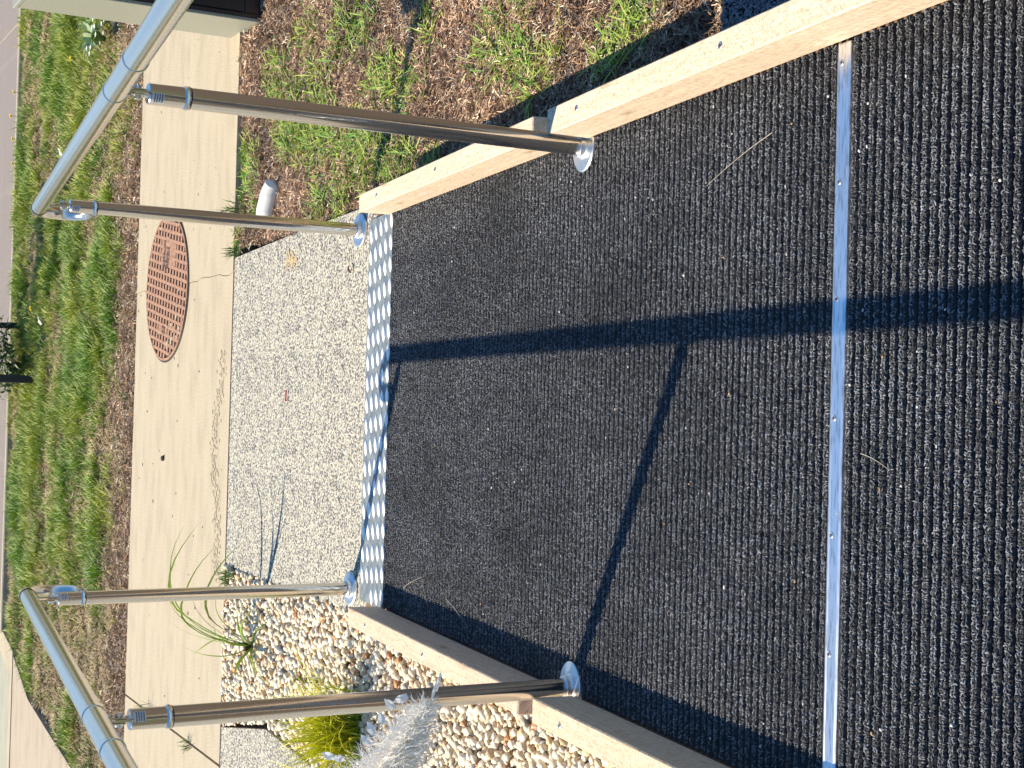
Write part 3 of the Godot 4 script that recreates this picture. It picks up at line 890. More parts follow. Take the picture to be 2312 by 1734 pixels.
# ------------------------------------------------------------------ letterbox pillar
func build_pillar():
	var p := base("letterbox_pillar", Vector3(1.36, 0, -1.25))
	tag(p, "grey green letterbox pillar with a black locked door, on the lawn by the footpath", "letterbox")
	var st := mb()
	cbox(st, Vector3(0.0, -0.06, -0.285), Vector3(0.012, 0.765, 0.0), 0.002)
	cbox(st, Vector3(0.012, -0.06, -0.285), Vector3(0.42, 0.765, -0.02), 0.002)
	cbox(st, Vector3(0.408, -0.06, -0.019), Vector3(0.42, 0.765, 0.0), 0.002)
	putst("body", st, M.painted, p)
	st = mb(); cbox(st, Vector3(-0.004, 0.7655, -0.290), Vector3(0.43, 0.782, 0.010), 0.003)
	putst("lid", st, M.painted, p)
	st = mb()
	cbox(st, Vector3(0.0122, -0.05, -0.0195), Vector3(0.028, 0.765, -0.003), 0.002)
	cbox(st, Vector3(0.392, -0.05, -0.0195), Vector3(0.4078, 0.765, -0.003), 0.002)
	cbox(st, Vector3(0.0282, -0.05, -0.0195), Vector3(0.3918, 0.040, -0.003), 0.002)
	putst("front_frame", st, M.black, p)
	st = mb(); cbox(st, Vector3(0.031, 0.046, -0.0195), Vector3(0.389, 0.42, -0.006), 0.002)
	var d := putst("door", st, M.black, p)
	st = mb(); cbox(st, Vector3(0.031, 0.426, -0.0195), Vector3(0.389, 0.75, -0.006), 0.002)
	putst("panel", st, M.black, p)
	st = mb(); tube(st, [Vector3(0.062, 0.196, -0.006), Vector3(0.062, 0.196, 0.001), Vector3(0.062, 0.196, 0.002)], [0.0085, 0.0085, 0.0065], 20)
	put("lock", st.commit(), M.galv, d)
	st = mb(); cbox(st, Vector3(0.0608, 0.191, 0.0021), Vector3(0.0632, 0.201, 0.0026), 0.0)
	put("keyhole", st.commit(), M.groove, d)

# ------------------------------------------------------------------ pebbles
func pebble_mesh(k: int) -> Mesh:
	var r := RandomNumberGenerator.new(); r.seed = 300 + k
	var nz := noise(0.55, 300 + k, FastNoiseLite.TYPE_SIMPLEX_SMOOTH, 2)
	var rows := 7; var cols := 10
	var sq := Vector3(r.randf_range(1.0, 1.45), r.randf_range(0.55, 0.85), r.randf_range(0.7, 0.95))
	var P := []
	for i in rows + 1:
		var row := []
		for j in cols:
			var th := PI * i / rows; var ph := TAU * j / cols
			var v := Vector3(sin(th) * cos(ph), cos(th), sin(th) * sin(ph))
			row.append(v * sq * (1.0 + 0.5 * nz.get_noise_3dv(v * 1.6)))
		P.append(row)
	var st := mb()
	for i in rows:
		for j in cols:
			var a: Vector3 = P[i][j]; var b: Vector3 = P[i][(j + 1) % cols]; var c: Vector3 = P[i + 1][(j + 1) % cols]; var d: Vector3 = P[i + 1][j]
			var na := (a / sq / sq).normalized(); var nb := (b / sq / sq).normalized(); var nc := (c / sq / sq).normalized(); var nd := (d / sq / sq).normalized()
			if i > 0: trin(st, [a, b, c], [na, nb, nc])
			if i < rows - 1: trin(st, [a, c, d], [na, nc, nd])
			elif i == rows - 1 and i > 0: pass
	return st.commit()

func pebble_color() -> Color:
	var t := rng.randf()
	var v := rng.randf_range(0.9, 1.2)
	if t < 0.46: return Color(0.62, 0.52, 0.36) * v
	if t < 0.78: return Color(0.66, 0.59, 0.46) * v
	if t < 0.90: return Color(0.55, 0.40, 0.23) * v
	if t < 0.945: return Color(0.40, 0.20, 0.085) * v
	if t < 0.98: return Color(0.30, 0.30, 0.28) * v
	return Color(0.13, 0.13, 0.13) * v

func bed_has(x: float, z: float) -> bool:
	if x > -0.597 and z > -0.02: return false
	if x > -0.588 and z > -0.8: return false
	if z < PATH_NEAR + 0.012: return false
	if x > lerp(-0.59, -0.578, (z + 0.8) / -0.6) and z <= -0.8: return false
	var lim := -1.16
	if z < -0.95: lim = lerp(-1.065, -1.16, (z + 0.95) / (PATH_NEAR + 0.95))
	elif z < -0.55: lim = lerp(-1.065, -1.095, (z + 0.95) / 0.4)
	elif z < 0.2: lim = lerp(-1.095, -1.235, (z + 0.55) / 0.75)
	else: lim = -1.235 - (z - 0.2) * 0.12
	return x > lim + 0.008

func build_pebbles():
	var bed := base("pebble_bed")
	tag(bed, "garden bed of cream and tan pebbles left of the ramp", "", "", "structure")
	var meshes := []
	for k in 6: meshes.append(pebble_mesh(k))
	var items := []
	for layer in 3:
		var pitch := 0.0178
		var z := PATH_NEAR
		while z < 2.3:
			var x := -1.45
			while x < -0.56:
				var xx := x + rng.randf_range(-0.011, 0.011); var zz := z + rng.randf_range(-0.011, 0.011)
				x += pitch
				if not bed_has(xx, zz): continue
				if layer == 2 and rng.randf() < 0.30: continue
				var s := rng.randf_range(0.0074, 0.0118) * (1.15 if rng.randf() < 0.1 else 1.0)
				var y: float = [-0.022, -0.011, 0.001][layer] + rng.randf_range(-0.003, 0.003)
				var b := Basis(Vector3.UP, rng.randf() * TAU) * Basis(Vector3.RIGHT, rng.randf_range(-0.5, 0.5)) * Basis(Vector3.FORWARD, rng.randf_range(-0.5, 0.5))
				items.append([Transform3D(b.scaled(Vector3(s, s, s)), Vector3(xx, y, zz)), pebble_color(), layer, rng.randi() % 6])
			z += pitch
	# the 300 that show largest are pebbles of their own
	var rank := []
	for i in items.size():
		var it = items[i]
		var p: Vector3 = it[0].origin
		if it[2] < 2 or not seen(p, 0.01): continue
		if p.z > 0.05 and p.x > -0.63: continue             # hidden behind the beam
		rank.append([it[0].basis.x.length() / (CAM - p).length(), i])
	rank.sort_custom(func(a, b): return a[0] > b[0])
	var solo := {}
	for k in min(300, rank.size()): solo[rank[k][1]] = true
	var mats := {}
	var sets := []
	for k in 6: sets.append([[], []])
	for i in items.size():
		var it = items[i]
		if solo.has(i):
			var c: Color = it[1]
			var key := "%d_%d_%d" % [int(c.r * 12), int(c.g * 12), int(c.b * 12)]
			if not mats.has(key):
				mats[key] = plain(lin(c.r, c.g, c.b), 0.6)
			put("pebble", meshes[it[3]], mats[key], bed, it[0])
		else:
			sets[it[3]][0].append(it[0]); sets[it[3]][1].append(it[1])
	for k in 6: many("small_pebbles", meshes[k], M.stone, bed, sets[k][0], sets[k][1])

# ------------------------------------------------------------------ grass
func tuft_mesh(k: int, blades: int, length: float, width: float, spread: float, droop: float) -> Mesh:
	var r := RandomNumberGenerator.new(); r.seed = 500 + k
	var st := mb()
	for i in blades:
		var a := r.randf() * TAU; var dir := Vector3(cos(a), 0, sin(a))
		var l := length * r.randf_range(0.55, 1.15); var lean := spread * r.randf_range(0.2, 1.2)
		var o := Vector3(r.randf_range(-1, 1), 0, r.randf_range(-1, 1)) * length * 0.16
		var pts := []
		for j in 4:
			var t := j / 3.0
			pts.append(o + Vector3.UP * l * (t - droop * t * t * 0.5) + dir * l * lean * (0.4 * t + 0.6 * t * t))
		var c := r.randf_range(0.75, 1.25)
		blade(st, pts, width * r.randf_range(0.7, 1.2), Vector3(-dir.z, 0, dir.x), Color(0.34 * c, 0.40 * c, 0.3 * c), Color(1.5 * c, 1.45 * c, 1.3 * c), 0.12)  # highlights put into the colour: dark blade base, brightened tip
	return st.commit()

func build_verge_grass():
	var tufts := []
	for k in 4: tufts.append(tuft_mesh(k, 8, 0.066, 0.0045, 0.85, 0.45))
	var sets := []
	for k in 4: sets.append([[], []])
	var dry := [[], []]
	var patch := noise(0.9, 71, FastNoiseLite.TYPE_SIMPLEX_SMOOTH, 3); var fine := noise(5.0, 72, FastNoiseLite.TYPE_SIMPLEX_SMOOTH, 2); var bare := noise(2.3, 73, FastNoiseLite.TYPE_SIMPLEX_SMOOTH, 3)
	var edge := noise(2.2, 74, FastNoiseLite.TYPE_SIMPLEX_SMOOTH, 3)
	for i in 62000:
		var z := rng.randf_range(VERGE_FAR + 0.015, PATH_FAR - 0.02)
		var x := rng.randf_range(-2.0, 3.2)
		if x < verge_left(z) + 0.02 + 0.05 * edge.get_noise_1d(z * 3.0): continue
		var p := Vector3(x, 0, z)
		if not seen(p, 0.12): continue
		var near: float = (z - (PATH_FAR - 0.55)) / 0.53       # 0 to 1 towards the footpath
		var g := 0.50 + 0.95 * patch.get_noise_2d(x, z) + 0.45 * bare.get_noise_2d(x, z) + 0.18 * fine.get_noise_2d(x, z)
		if near > 0.0: g -= 1.25 * near
		if x < -0.6: g -= 0.42 * clamp((-0.6 - x) / 0.6, 0.0, 1.0)
		var s: float = rng.randf_range(0.7, 1.25) * clamp(0.75 + 0.45 * fine.get_noise_2d(x * 0.6, z * 0.6) + 0.3 * g, 0.4, 1.3)
		var y := -0.026 + 0.02 * patch.get_noise_2d(x * 2.0, z * 2.0)
		var b := Basis(Vector3.UP, rng.randf() * TAU) * Basis(Vector3.RIGHT, rng.randf_range(-0.25, 0.25))
		var xf := Transform3D(b.scaled(Vector3(s, s * rng.randf_range(0.8, 1.2), s)), Vector3(x, y, z))
		var v := rng.randf_range(0.75, 1.3)
		if rng.randf() < clamp(g, 0.03, 0.97):
			var yl := clampf(0.35 + 0.8 * bare.get_noise_2d(x * 0.7 + 9.0, z * 0.7) + rng.randf_range(-0.2, 0.2), 0.0, 1.0)
			var c := Color(0.15, 0.265, 0.028).lerp(Color(0.40, 0.40, 0.055), yl) * v
			var k := rng.randi() % 4
			sets[k][0].append(xf); sets[k][1].append(c)
		elif rng.randf() < 0.75:
			xf.basis = xf.basis.scaled(Vector3(1.0, 0.55, 1.0))
			dry[0].append(xf); dry[1].append(Color(0.34, 0.25, 0.13).lerp(Color(0.50, 0.40, 0.23), rng.randf()) * v)
	var root := base("verge_grass")
	tag(root, "lush green grass with dry patches on the verge beside the road", "grass", "", "stuff")
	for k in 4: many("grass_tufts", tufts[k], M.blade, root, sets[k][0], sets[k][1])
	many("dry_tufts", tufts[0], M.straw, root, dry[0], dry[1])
	# thatch of cut stalks at the edge of the path
	var th := []; var tc := []
	var th2 := []; var tc2 := []
	for i in 16000:
		var z := PATH_FAR - 0.008 - absf(rng.randfn(0.0, 0.23))
		if rng.randf() < 0.35: z = rng.randf_range(VERGE_FAR + 0.05, PATH_FAR - 0.02)
		if z < VERGE_FAR + 0.03: continue
		var x := rng.randf_range(-2.0, 3.0)
		if x < verge_left(z) + 0.02 or not seen(Vector3(x, 0, z), 0.05): continue
		var s := rng.randf_range(0.7, 1.5)
		var b := Basis(Vector3.UP, rng.randf() * TAU) * Basis(Vector3.RIGHT, rng.randf_range(-0.5, 0.5))
		var xf := Transform3D(b.scaled(Vector3(s, s, s)), Vector3(x, -0.018 + rng.randf() * 0.02, z))
		(th if i % 2 else th2).append(xf); (tc if i % 2 else tc2).append(straw_color())
	many("thatch", straw_mesh(0), M.straw, root, th, tc)
	many("thatch", straw_mesh(1), M.straw, root, th2, tc2)

func verge_left(z: float) -> float:
	if z < -5.3: return lerp(-1.47, -1.40, (z + 5.3) / -0.36)
	if z < -4.85: return lerp(-1.50, -1.67, (z + 5.3) / 0.45)
	if z < -3.7: return lerp(-1.67, -1.82, (z + 4.85) / 1.15)
	return -1.84

func straw_color() -> Color:
	var t := rng.randf()
	var v := rng.randf_range(0.65, 1.25)
	if t < 0.40: return Color(0.40, 0.255, 0.155) * v
	if t < 0.60: return Color(0.64, 0.46, 0.31) * v
	if t < 0.90: return Color(0.19, 0.11, 0.068) * v
	return Color(0.78, 0.65, 0.48) * v

func straw_mesh(k: int) -> Mesh:
	var r := RandomNumberGenerator.new(); r.seed = 700 + k
	var st := mb()
	for i in 3:
		var a := r.randf() * TAU; var d := Vector3(cos(a), 0, sin(a)); var sd := Vector3(-d.z, 0, d.x)
		var l := r.randf_range(0.014, 0.032); var cv := r.randf_range(-0.55, 0.55)
		var o := Vector3(r.randf_range(-0.01, 0.01), r.randf_range(-0.003, 0.006), r.randf_range(-0.01, 0.01))
		var pts := []
		for j in 4:
			var t := j / 3.0 - 0.5
			pts.append(o + d * l * t + sd * l * cv * t * t * 2.0 + Vector3.UP * (0.004 * (0.5 - 2.0 * t * t) + r.randf_range(-0.002, 0.003)))
		var v := r.randf_range(0.75, 1.25)
		var wdt := r.randf_range(0.0018, 0.0036)
		blade(st, pts, wdt, sd.rotated(d, r.randf_range(-0.7, 0.7)), Color(v, v, v), Color(v, v, v), 0.3)
	return st.commit()

func build_lawn():
	var root := base("dead_lawn")
	tag(root, "dead brown lawn clippings with tufts of green grass right of the ramp", "grass", "", "stuff")
	var sets := []
	for k in 4: sets.append([[], []])
	var mound := noise(2.4, 81, FastNoiseLite.TYPE_SIMPLEX_SMOOTH, 3); var tone := noise(1.6, 82, FastNoiseLite.TYPE_SIMPLEX_SMOOTH, 3)
	var n := 0
	while n < 85000:
		n += 1
		var z := rng.randf_range(PATH_NEAR + 0.005, 2.3)
		var x := rng.randf_range(0.57, 1.9)
		if not lawn_has(x, z): continue
		if not seen(Vector3(x, 0, z), 0.04): continue
		var s := rng.randf_range(0.75, 1.35)
		var h := -0.026 + 0.024 * mound.get_noise_2d(x, z) + rng.randf() * 0.014
		var b := Basis(Vector3.UP, rng.randf() * TAU) * Basis(Vector3.RIGHT, rng.randf_range(-0.8, 0.8)) * Basis(Vector3.FORWARD, rng.randf_range(-0.5, 0.5))
		var k := n % 4
		sets[k][0].append(Transform3D(b.scaled(Vector3(s, s, s)), Vector3(x, h, z)))
		sets[k][1].append(straw_color() * (1.0 + 0.5 * tone.get_noise_2d(x, z)))
	for k in 4: many("clippings", straw_mesh(k), M.straw, root, sets[k][0], sets[k][1])
	# heaped edge by the pillar
	# green tufts where the photograph has them
	var green := []
	for k in 3: green.append([[], []])
	var spots := [[1.19, -1.12, 0.06, 20], [1.02, -0.94, 0.11, 110], [1.12, -1.04, 0.07, 40], [0.96, -0.15, 0.08, 70], [0.93, 0.02, 0.08, 80], [1.19, -0.44, 0.10, 70], [1.14, -0.30, 0.06, 30], [0.86, -0.72, 0.09, 100], [0.92, -0.90, 0.10, 110], [0.77, -0.2, 0.09, 110], [0.80, -0.38, 0.10, 120], [0.92, 0.55, 0.07, 50], [0.87, 0.67, 0.06, 45], [0.86, 1.23, 0.07, 60], [0.81, 1.14, 0.06, 50], [0.84, 0.87, 0.04, 20], [0.79, 0.76, 0.05, 30], [0.70, 0.0, 0.07, 60], [0.66, 0.2, 0.05, 35], [0.80, -1.36, 0.09, 75], [0.93, -1.38, 0.05, 40], [0.66, -0.62, 0.05, 40], [0.64, -0.42, 0.05, 40], [0.95, -0.82, 0.07, 60], [0.87, -0.58, 0.07, 70], [0.85, -1.25, 0.07, 50], [1.06, 0.18, 0.05, 25], [1.22, -0.75, 0.07, 40], [1.0, -0.6, 0.05, 25], [0.60, -1.38, 0.025, 16], [1.02, 0.75, 0.04, 20], [0.70, -1.22, 0.05, 22], [0.72, -0.10, 0.05, 40], [1.08, -0.72, 0.05, 22]]
	for sp in spots:
		for i in int(sp[3] * 0.95):
			var x: float = sp[0] + rng.randfn(0.0, 0.52) * sp[2] + 0.03 * tone.get_noise_2d(i * 1.7, sp[1] * 9.0); var z: float = sp[1] + rng.randfn(0.0, 0.75) * sp[2]
			if not lawn_has(x, z): continue
			var s := rng.randf_range(0.6, 1.15)
			var b := Basis(Vector3.UP, rng.randf() * TAU) * Basis(Vector3.RIGHT, rng.randf_range(-0.5, 0.5))
			var k := rng.randi() % 3
			green[k][0].append(Transform3D(b.scaled(Vector3(s, s * 0.72, s)), Vector3(x, -0.022 + 0.02 * mound.get_noise_2d(x, z), z)))
			green[k][1].append(Color(0.13, 0.29, 0.035).lerp(Color(0.42, 0.46, 0.07), pow(rng.randf(), 1.2)) * rng.randf_range(0.75, 1.3))
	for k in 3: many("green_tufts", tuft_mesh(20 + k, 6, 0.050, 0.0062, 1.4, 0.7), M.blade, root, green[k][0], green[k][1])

func lawn_has(x: float, z: float) -> bool:
	if z > 0.0: return x > 0.593
	if z > -0.7: return x > lerp(0.575, 0.592, (z + 0.7) / 0.7)
	if z < PATH_NEAR + 0.004: return false
	if x > 1.352 and z < -1.25 and x < 1.79: return false
	return x > lerp(0.535, 0.575, (z + 1.42) / 0.72) + 0.002

# ------------------------------------------------------------------ plants
func leafy(called: String, at: Vector3, label: String, category: String, group := "") -> Node3D:
	var o := base(called, at)
	tag(o, label, category, group)
	return o

func build_plants():
	# strappy plant in the pebbles: each long leaf as it lies in the photograph (sideways, up), with some depth
	var sp := leafy("strappy_plant", Vector3(-0.822, 0.0, -1.10), "strappy green plant with long arching leaves in the pebble bed by the footpath", "plant")
	var leaves := [
		[[0.0, 0.0], [0.039, 0.114], [0.103, 0.224], [0.166, 0.301], [0.255, 0.319], [0.336, 0.299], [0.431, 0.243], 0.014, 0.06],
		[[0.0, 0.0], [0.04, 0.125], [0.100, 0.215], [0.18, 0.262], [0.29, 0.262], [0.36, 0.235], [0.401, 0.205], 0.010, -0.07],
		[[0.0, 0.0], [0.041, 0.161], [0.112, 0.254], [0.194, 0.251], [0.282, 0.214], [0.363, 0.147], 0.012, 0.03],
		[[0.0, 0.0], [0.03, 0.12], [0.075, 0.21], [0.13, 0.28], [0.18, 0.31], 0.013, 0.02],
		[[-0.004, 0.0], [-0.031, 0.081], [-0.026, 0.16], [-0.010, 0.205], [0.008, 0.243], 0.009, -0.03],
		[[-0.004, 0.0], [-0.039, 0.065], [-0.062, 0.098], [-0.085, 0.115], 0.012, 0.08],
		[[0.0, 0.0], [0.035, 0.04], [0.080, 0.07], [0.14, 0.088], 0.011, 0.04],
		[[0.0, 0.0], [0.05, 0.06], [0.083, 0.084], [0.12, 0.09], [0.17, 0.075], 0.010, -0.08],
		[[0.0, 0.0], [0.10, 0.16], [0.19, 0.20], [0.267, 0.19], [0.34, 0.155], [0.40, 0.10], 0.010, 0.12],
		[[0.0, 0.0], [0.03, 0.10], [0.065, 0.18], [0.098, 0.26], 0.010, -0.04],
		[[-0.004, 0.0], [-0.03, 0.02], [-0.06, 0.025], [-0.10, 0.012], 0.009, 0.05],
		[[0.0, 0.0], [0.045, 0.02], [0.09, 0.015], [0.12, -0.01], 0.008, 0.10],
		[[0.0, 0.0], [0.02, 0.05], [0.01, 0.10], [-0.03, 0.135], [-0.06, 0.14], 0.009, -0.10],
		[[0.0, 0.0], [-0.015, 0.04], [-0.05, 0.055], [-0.09, 0.04], 0.010, 0.14],
		[[0.0, 0.0], [0.03, 0.055], [0.075, 0.10], [0.13, 0.12], [0.19, 0.11], 0.008, 0.16],
		[[0.0, 0.0], [0.02, 0.09], [0.06, 0.17], [0.11, 0.21], 0.006, 0.10],
		[[0.0, 0.0], [0.03, 0.08], [0.09, 0.16], [0.16, 0.20], [0.22, 0.19], 0.006, -0.03],
		[[0.0, 0.0], [0.01, 0.10], [0.035, 0.19], [0.07, 0.24], 0.006, -0.09]]
	for lf in leaves:
		var n: int = lf.size() - 2
		var crv := Curve3D.new()
		for i in n:
			var t := float(i) / (n - 1)
			var prev: Array = lf[max(i - 1, 0)]; var nxt: Array = lf[min(i + 1, n - 1)]
			var tg := Vector3(nxt[0] - prev[0], nxt[1] - prev[1], 0) / 6.0
			crv.add_point(Vector3(lf[i][0], lf[i][1], lf[n + 1] * 2.2 * t), -tg, tg)
		var pts := []
		for i in 15: pts.append(crv.sample_baked(crv.get_baked_length() * i / 14.0, true))
		var st := mb()
		var v := rng.randf_range(0.85, 1.2)
		blade(st, pts, lf[n] * 1.3, Vector3(0.45, 0.75, 0.7), Color(0.10, 0.18, 0.02) * v, Color(0.34, 0.44, 0.10) * v, 0.2)
		putst("leaf", st, M.blade, sp)
	var cr := mb()
	for i in 26:
		var a := rng.randf() * TAU; var d := Vector3(cos(a), 0, sin(a))
		blade(cr, [d * 0.008, d * 0.016 + Vector3.UP * 0.02, d * 0.03 + Vector3.UP * 0.028], 0.006, Vector3(-d.z, 0, d.x), Color(0.03, 0.02, 0.012), Color(0.10, 0.06, 0.03))
	putst("crown", cr, M.straw, sp)
	# golden sedge: a fountain of fine leaves, green at the base, yellow at the tips
	var sg := leafy("golden_sedge", Vector3(-0.925, -0.005, -0.17), "yellow green sedge clump in the pebbles beside the left beam", "plant")
	var st2 := mb()
	for i in 470:
		var a := rng.randf() * TAU; var d := Vector3(cos(a), 0, sin(a))
		var l := rng.randf_range(0.15, 0.31); var lean := rng.randf_range(0.1, 1.2)
		var o := Vector3(rng.randfn(0.0, 0.045), 0, rng.randfn(0.0, 0.025))
		var pts := []
		for j in 6:
			var t := j / 5.0
			pts.append(o + Vector3.UP * l * (t - 0.42 * lean * t * t) + d * l * lean * (0.35 * t + 0.45 * t * t))
		var v := rng.randf_range(0.75, 1.25)
		var yl := rng.randf()
		blade(st2, pts, rng.randf_range(0.003, 0.005), Vector3(-d.z, 0, d.x), Color(0.17, 0.30, 0.012) * v, Color(0.66, 0.62, 0.02).lerp(Color(0.88, 0.68, 0.03), yl) * v, 0.2)
	putst("leaves", st2, M.blade, sg)
	weed("pebble_weed", Vector3(-0.845, 0.0, -0.47), 0.05, 22, "feathery green weed sprouting among the pebbles near the sedge")
	weed("path_weed", Vector3(-0.615, 0.0, -1.37), 0.055, 46, "low green weed at the corner of aggregate path, footpath and pebbles")
	weed("path_weed", Vector3(-0.60, 0.0, -1.30), 0.035, 20, "small green weed in the pebbles along the aggregate path edge")
	weed("crack_weed", Vector3(-1.292, 0.0, -2.38), 0.075, 34, "tall seedy weed in the footpath joint, closer to the road")
	weed("crack_weed", Vector3(-1.296, 0.0, -1.80), 0.05, 26, "spiky weed in the footpath joint, closer to the pebble bed")
	weed("verge_weed", Vector3(0.02, 0.0, -2.87), 0.05, 20, "bright yellow green weed at the verge edge of the footpath")
	weed("lawn_sprout", Vector3(0.70, 0.0, -1.405), 0.085, 34, "upright green grass sprout at the footpath edge near the white stone")
	weed("lawn_sprout", Vector3(0.555, 0.0, -1.40), 0.06, 18, "thin grass sprout where lawn, footpath and aggregate path meet")
	weed("pebble_weed", Vector3(-0.70, 0.0, 1.12), 0.04, 12, "green shoot among the pebbles near the left beam")
	weed("pebble_weed", Vector3(-0.86, 0.0, -0.62), 0.035, 10, "small weed between the sedge and the strappy plant")
	# broad leaved weed with white flowers by the pillar
	var ro := leafy("broadleaf_weed", Vector3(1.73, 0.0, -3.40), "broad leaved weed with small white flowers in the verge near the letterbox", "plant")
	for i in 13:
		var a := TAU * i / 13.0 + rng.randf_range(-0.2, 0.2); var d := Vector3(cos(a), 0, sin(a))
		var l := rng.randf_range(0.09, 0.17)
		var st := mb()
		var pts := []
		for j in 7:
			var t := j / 6.0
			pts.append(d * l * t + Vector3.UP * (0.02 + 0.085 * sin(t * 2.2) * rng.randf_range(0.9, 1.1)))
		blade(st, pts, 0.04, Vector3(-d.z, 0, d.x), Color(0.12, 0.20, 0.06), Color(0.16, 0.25, 0.10), 0.2)
		putst("leaf", st, M.blade, ro)
	for i in 16:
		var st := mb()
		var p := Vector3(rng.randf_range(-0.10, 0.06), rng.randf_range(0.05, 0.12), rng.randf_range(0.02, 0.18))
		for k in 5:
			var a := TAU * k / 5.0; var d := Vector3(cos(a), 0.2, sin(a))
			blade(st, [p, p + d * 0.008, p + d * 0.015], 0.010, Vector3(-d.z, 0, d.x), Color(0.6, 0.64, 0.55), Color(0.75, 0.76, 0.72), 0.1)
		putst("flower", st, M.straw, ro)
	# street tree sapling and its stakes
	var stk := mb(); cbox(stk, Vector3(-0.017, -0.1, -0.017), Vector3(0.017, 1.3, 0.017), 0.003)
	var s1 := putst("tree_stake", stk, M.stake, self, Transform3D(Basis(Vector3.BACK, 0.02), Vector3(0.435, 0, -5.45)))
	tag(s1, "thin black stake standing at the road edge, right of the sapling", "stake", "stakes of the street tree")
	stk = mb(); cbox(stk, Vector3(-0.022, -0.1, -0.022), Vector3(0.022, 1.4, 0.022), 0.004)
	var s2 := putst("tree_stake", stk, M.stake, self, Transform3D(Basis(Vector3.BACK, -0.01), Vector3(0.112, 0, -4.93)))
	tag(s2, "thick dark stake in the verge grass, nearer the footpath", "stake", "stakes of the street tree")
	var tr := leafy("street_tree", Vector3(0.20, 0.0, -5.30), "young street tree with dark glossy leaves between its stakes", "tree")
	var tk := mb()
	tube(tk, [Vector3(0, -0.05, 0), Vector3(0.005, 0.4, 0.0), Vector3(-0.01, 0.9, 0.01), Vector3(0.01, 1.35, 0.0)], [0.012, 0.010, 0.008, 0.004], 10)
	putst("trunk", tk, M.bark, tr)
	var twigs := mb()
	var lm := mb()
	blade(lm, [Vector3(0, 0, 0), Vector3(0, 0.006, 0.018), Vector3(0, 0.006, 0.034), Vector3(0, -0.002, 0.052)], 0.022, Vector3.RIGHT, Color(1, 1, 1), Color(1.1, 1.1, 1.0), 0.12)
	var lx := []; var lc := []
	for i in 90:
		var h := pow(rng.randf(), 1.5) * 1.35 + 0.03
		var a := rng.randf() * TAU; var d := Vector3(cos(a), 0.25, sin(a)).normalized(); var l := rng.randf_range(0.14, 0.40) * (1.0 - 0.4 * h / 1.35)
		var o := Vector3(0, h, 0)
		tube(twigs, [o, o + d * l * 0.5 + Vector3.UP * 0.01, o + d * l], [0.003, 0.0022, 0.001], 5, false, false)
		for j in 16:
			var t := rng.randf_range(0.25, 1.05)
			var b := Basis(Vector3.UP, rng.randf() * TAU) * Basis(Vector3.RIGHT, rng.randf_range(-0.9, 0.9))
			var s := rng.randf_range(0.7, 1.2)
			lx.append(Transform3D(b.scaled(Vector3(s, s, s)), o + d * l * t + Vector3(rng.randf_range(-0.02, 0.02), rng.randf_range(-0.02, 0.02), rng.randf_range(-0.02, 0.02))))
			lc.append(Color(0.035, 0.07, 0.015).lerp(Color(0.16, 0.20, 0.03), pow(rng.randf(), 2.0)))
	putst("twigs", twigs, M.bark, tr)
	many("foliage", lm.commit(), M.blade, tr, lx, lc)
	# white plume that leans into the picture close to the camera
	plume()

func weed(called: String, at: Vector3, size: float, n: int, label: String):
	var o := leafy(called, at, label, "weed")
	var st := mb()
	for i in n:
		var a := rng.randf() * TAU; var d := Vector3(cos(a), 0, sin(a))
		var l := size * rng.randf_range(0.5, 1.2); var lean := rng.randf_range(0.2, 1.3)
		var org := Vector3(rng.randfn(0, 0.22), 0, rng.randfn(0, 0.22)) * size
		var pts := []
		for j in 5:
			var t := j / 4.0
			pts.append(org + Vector3.UP * l * (t - 0.3 * lean * t * t) + d * l * lean * (0.4 * t + 0.4 * t * t))
		var v := rng.randf_range(0.7, 1.25)
		blade(st, pts, rng.randf_range(0.0025, 0.0045), Vector3(-d.z, 0, d.x), Color(0.06, 0.12, 0.02) * v, Color(0.15, 0.24, 0.04) * v, 0.2)
	putst("leaves", st, M.blade, o)

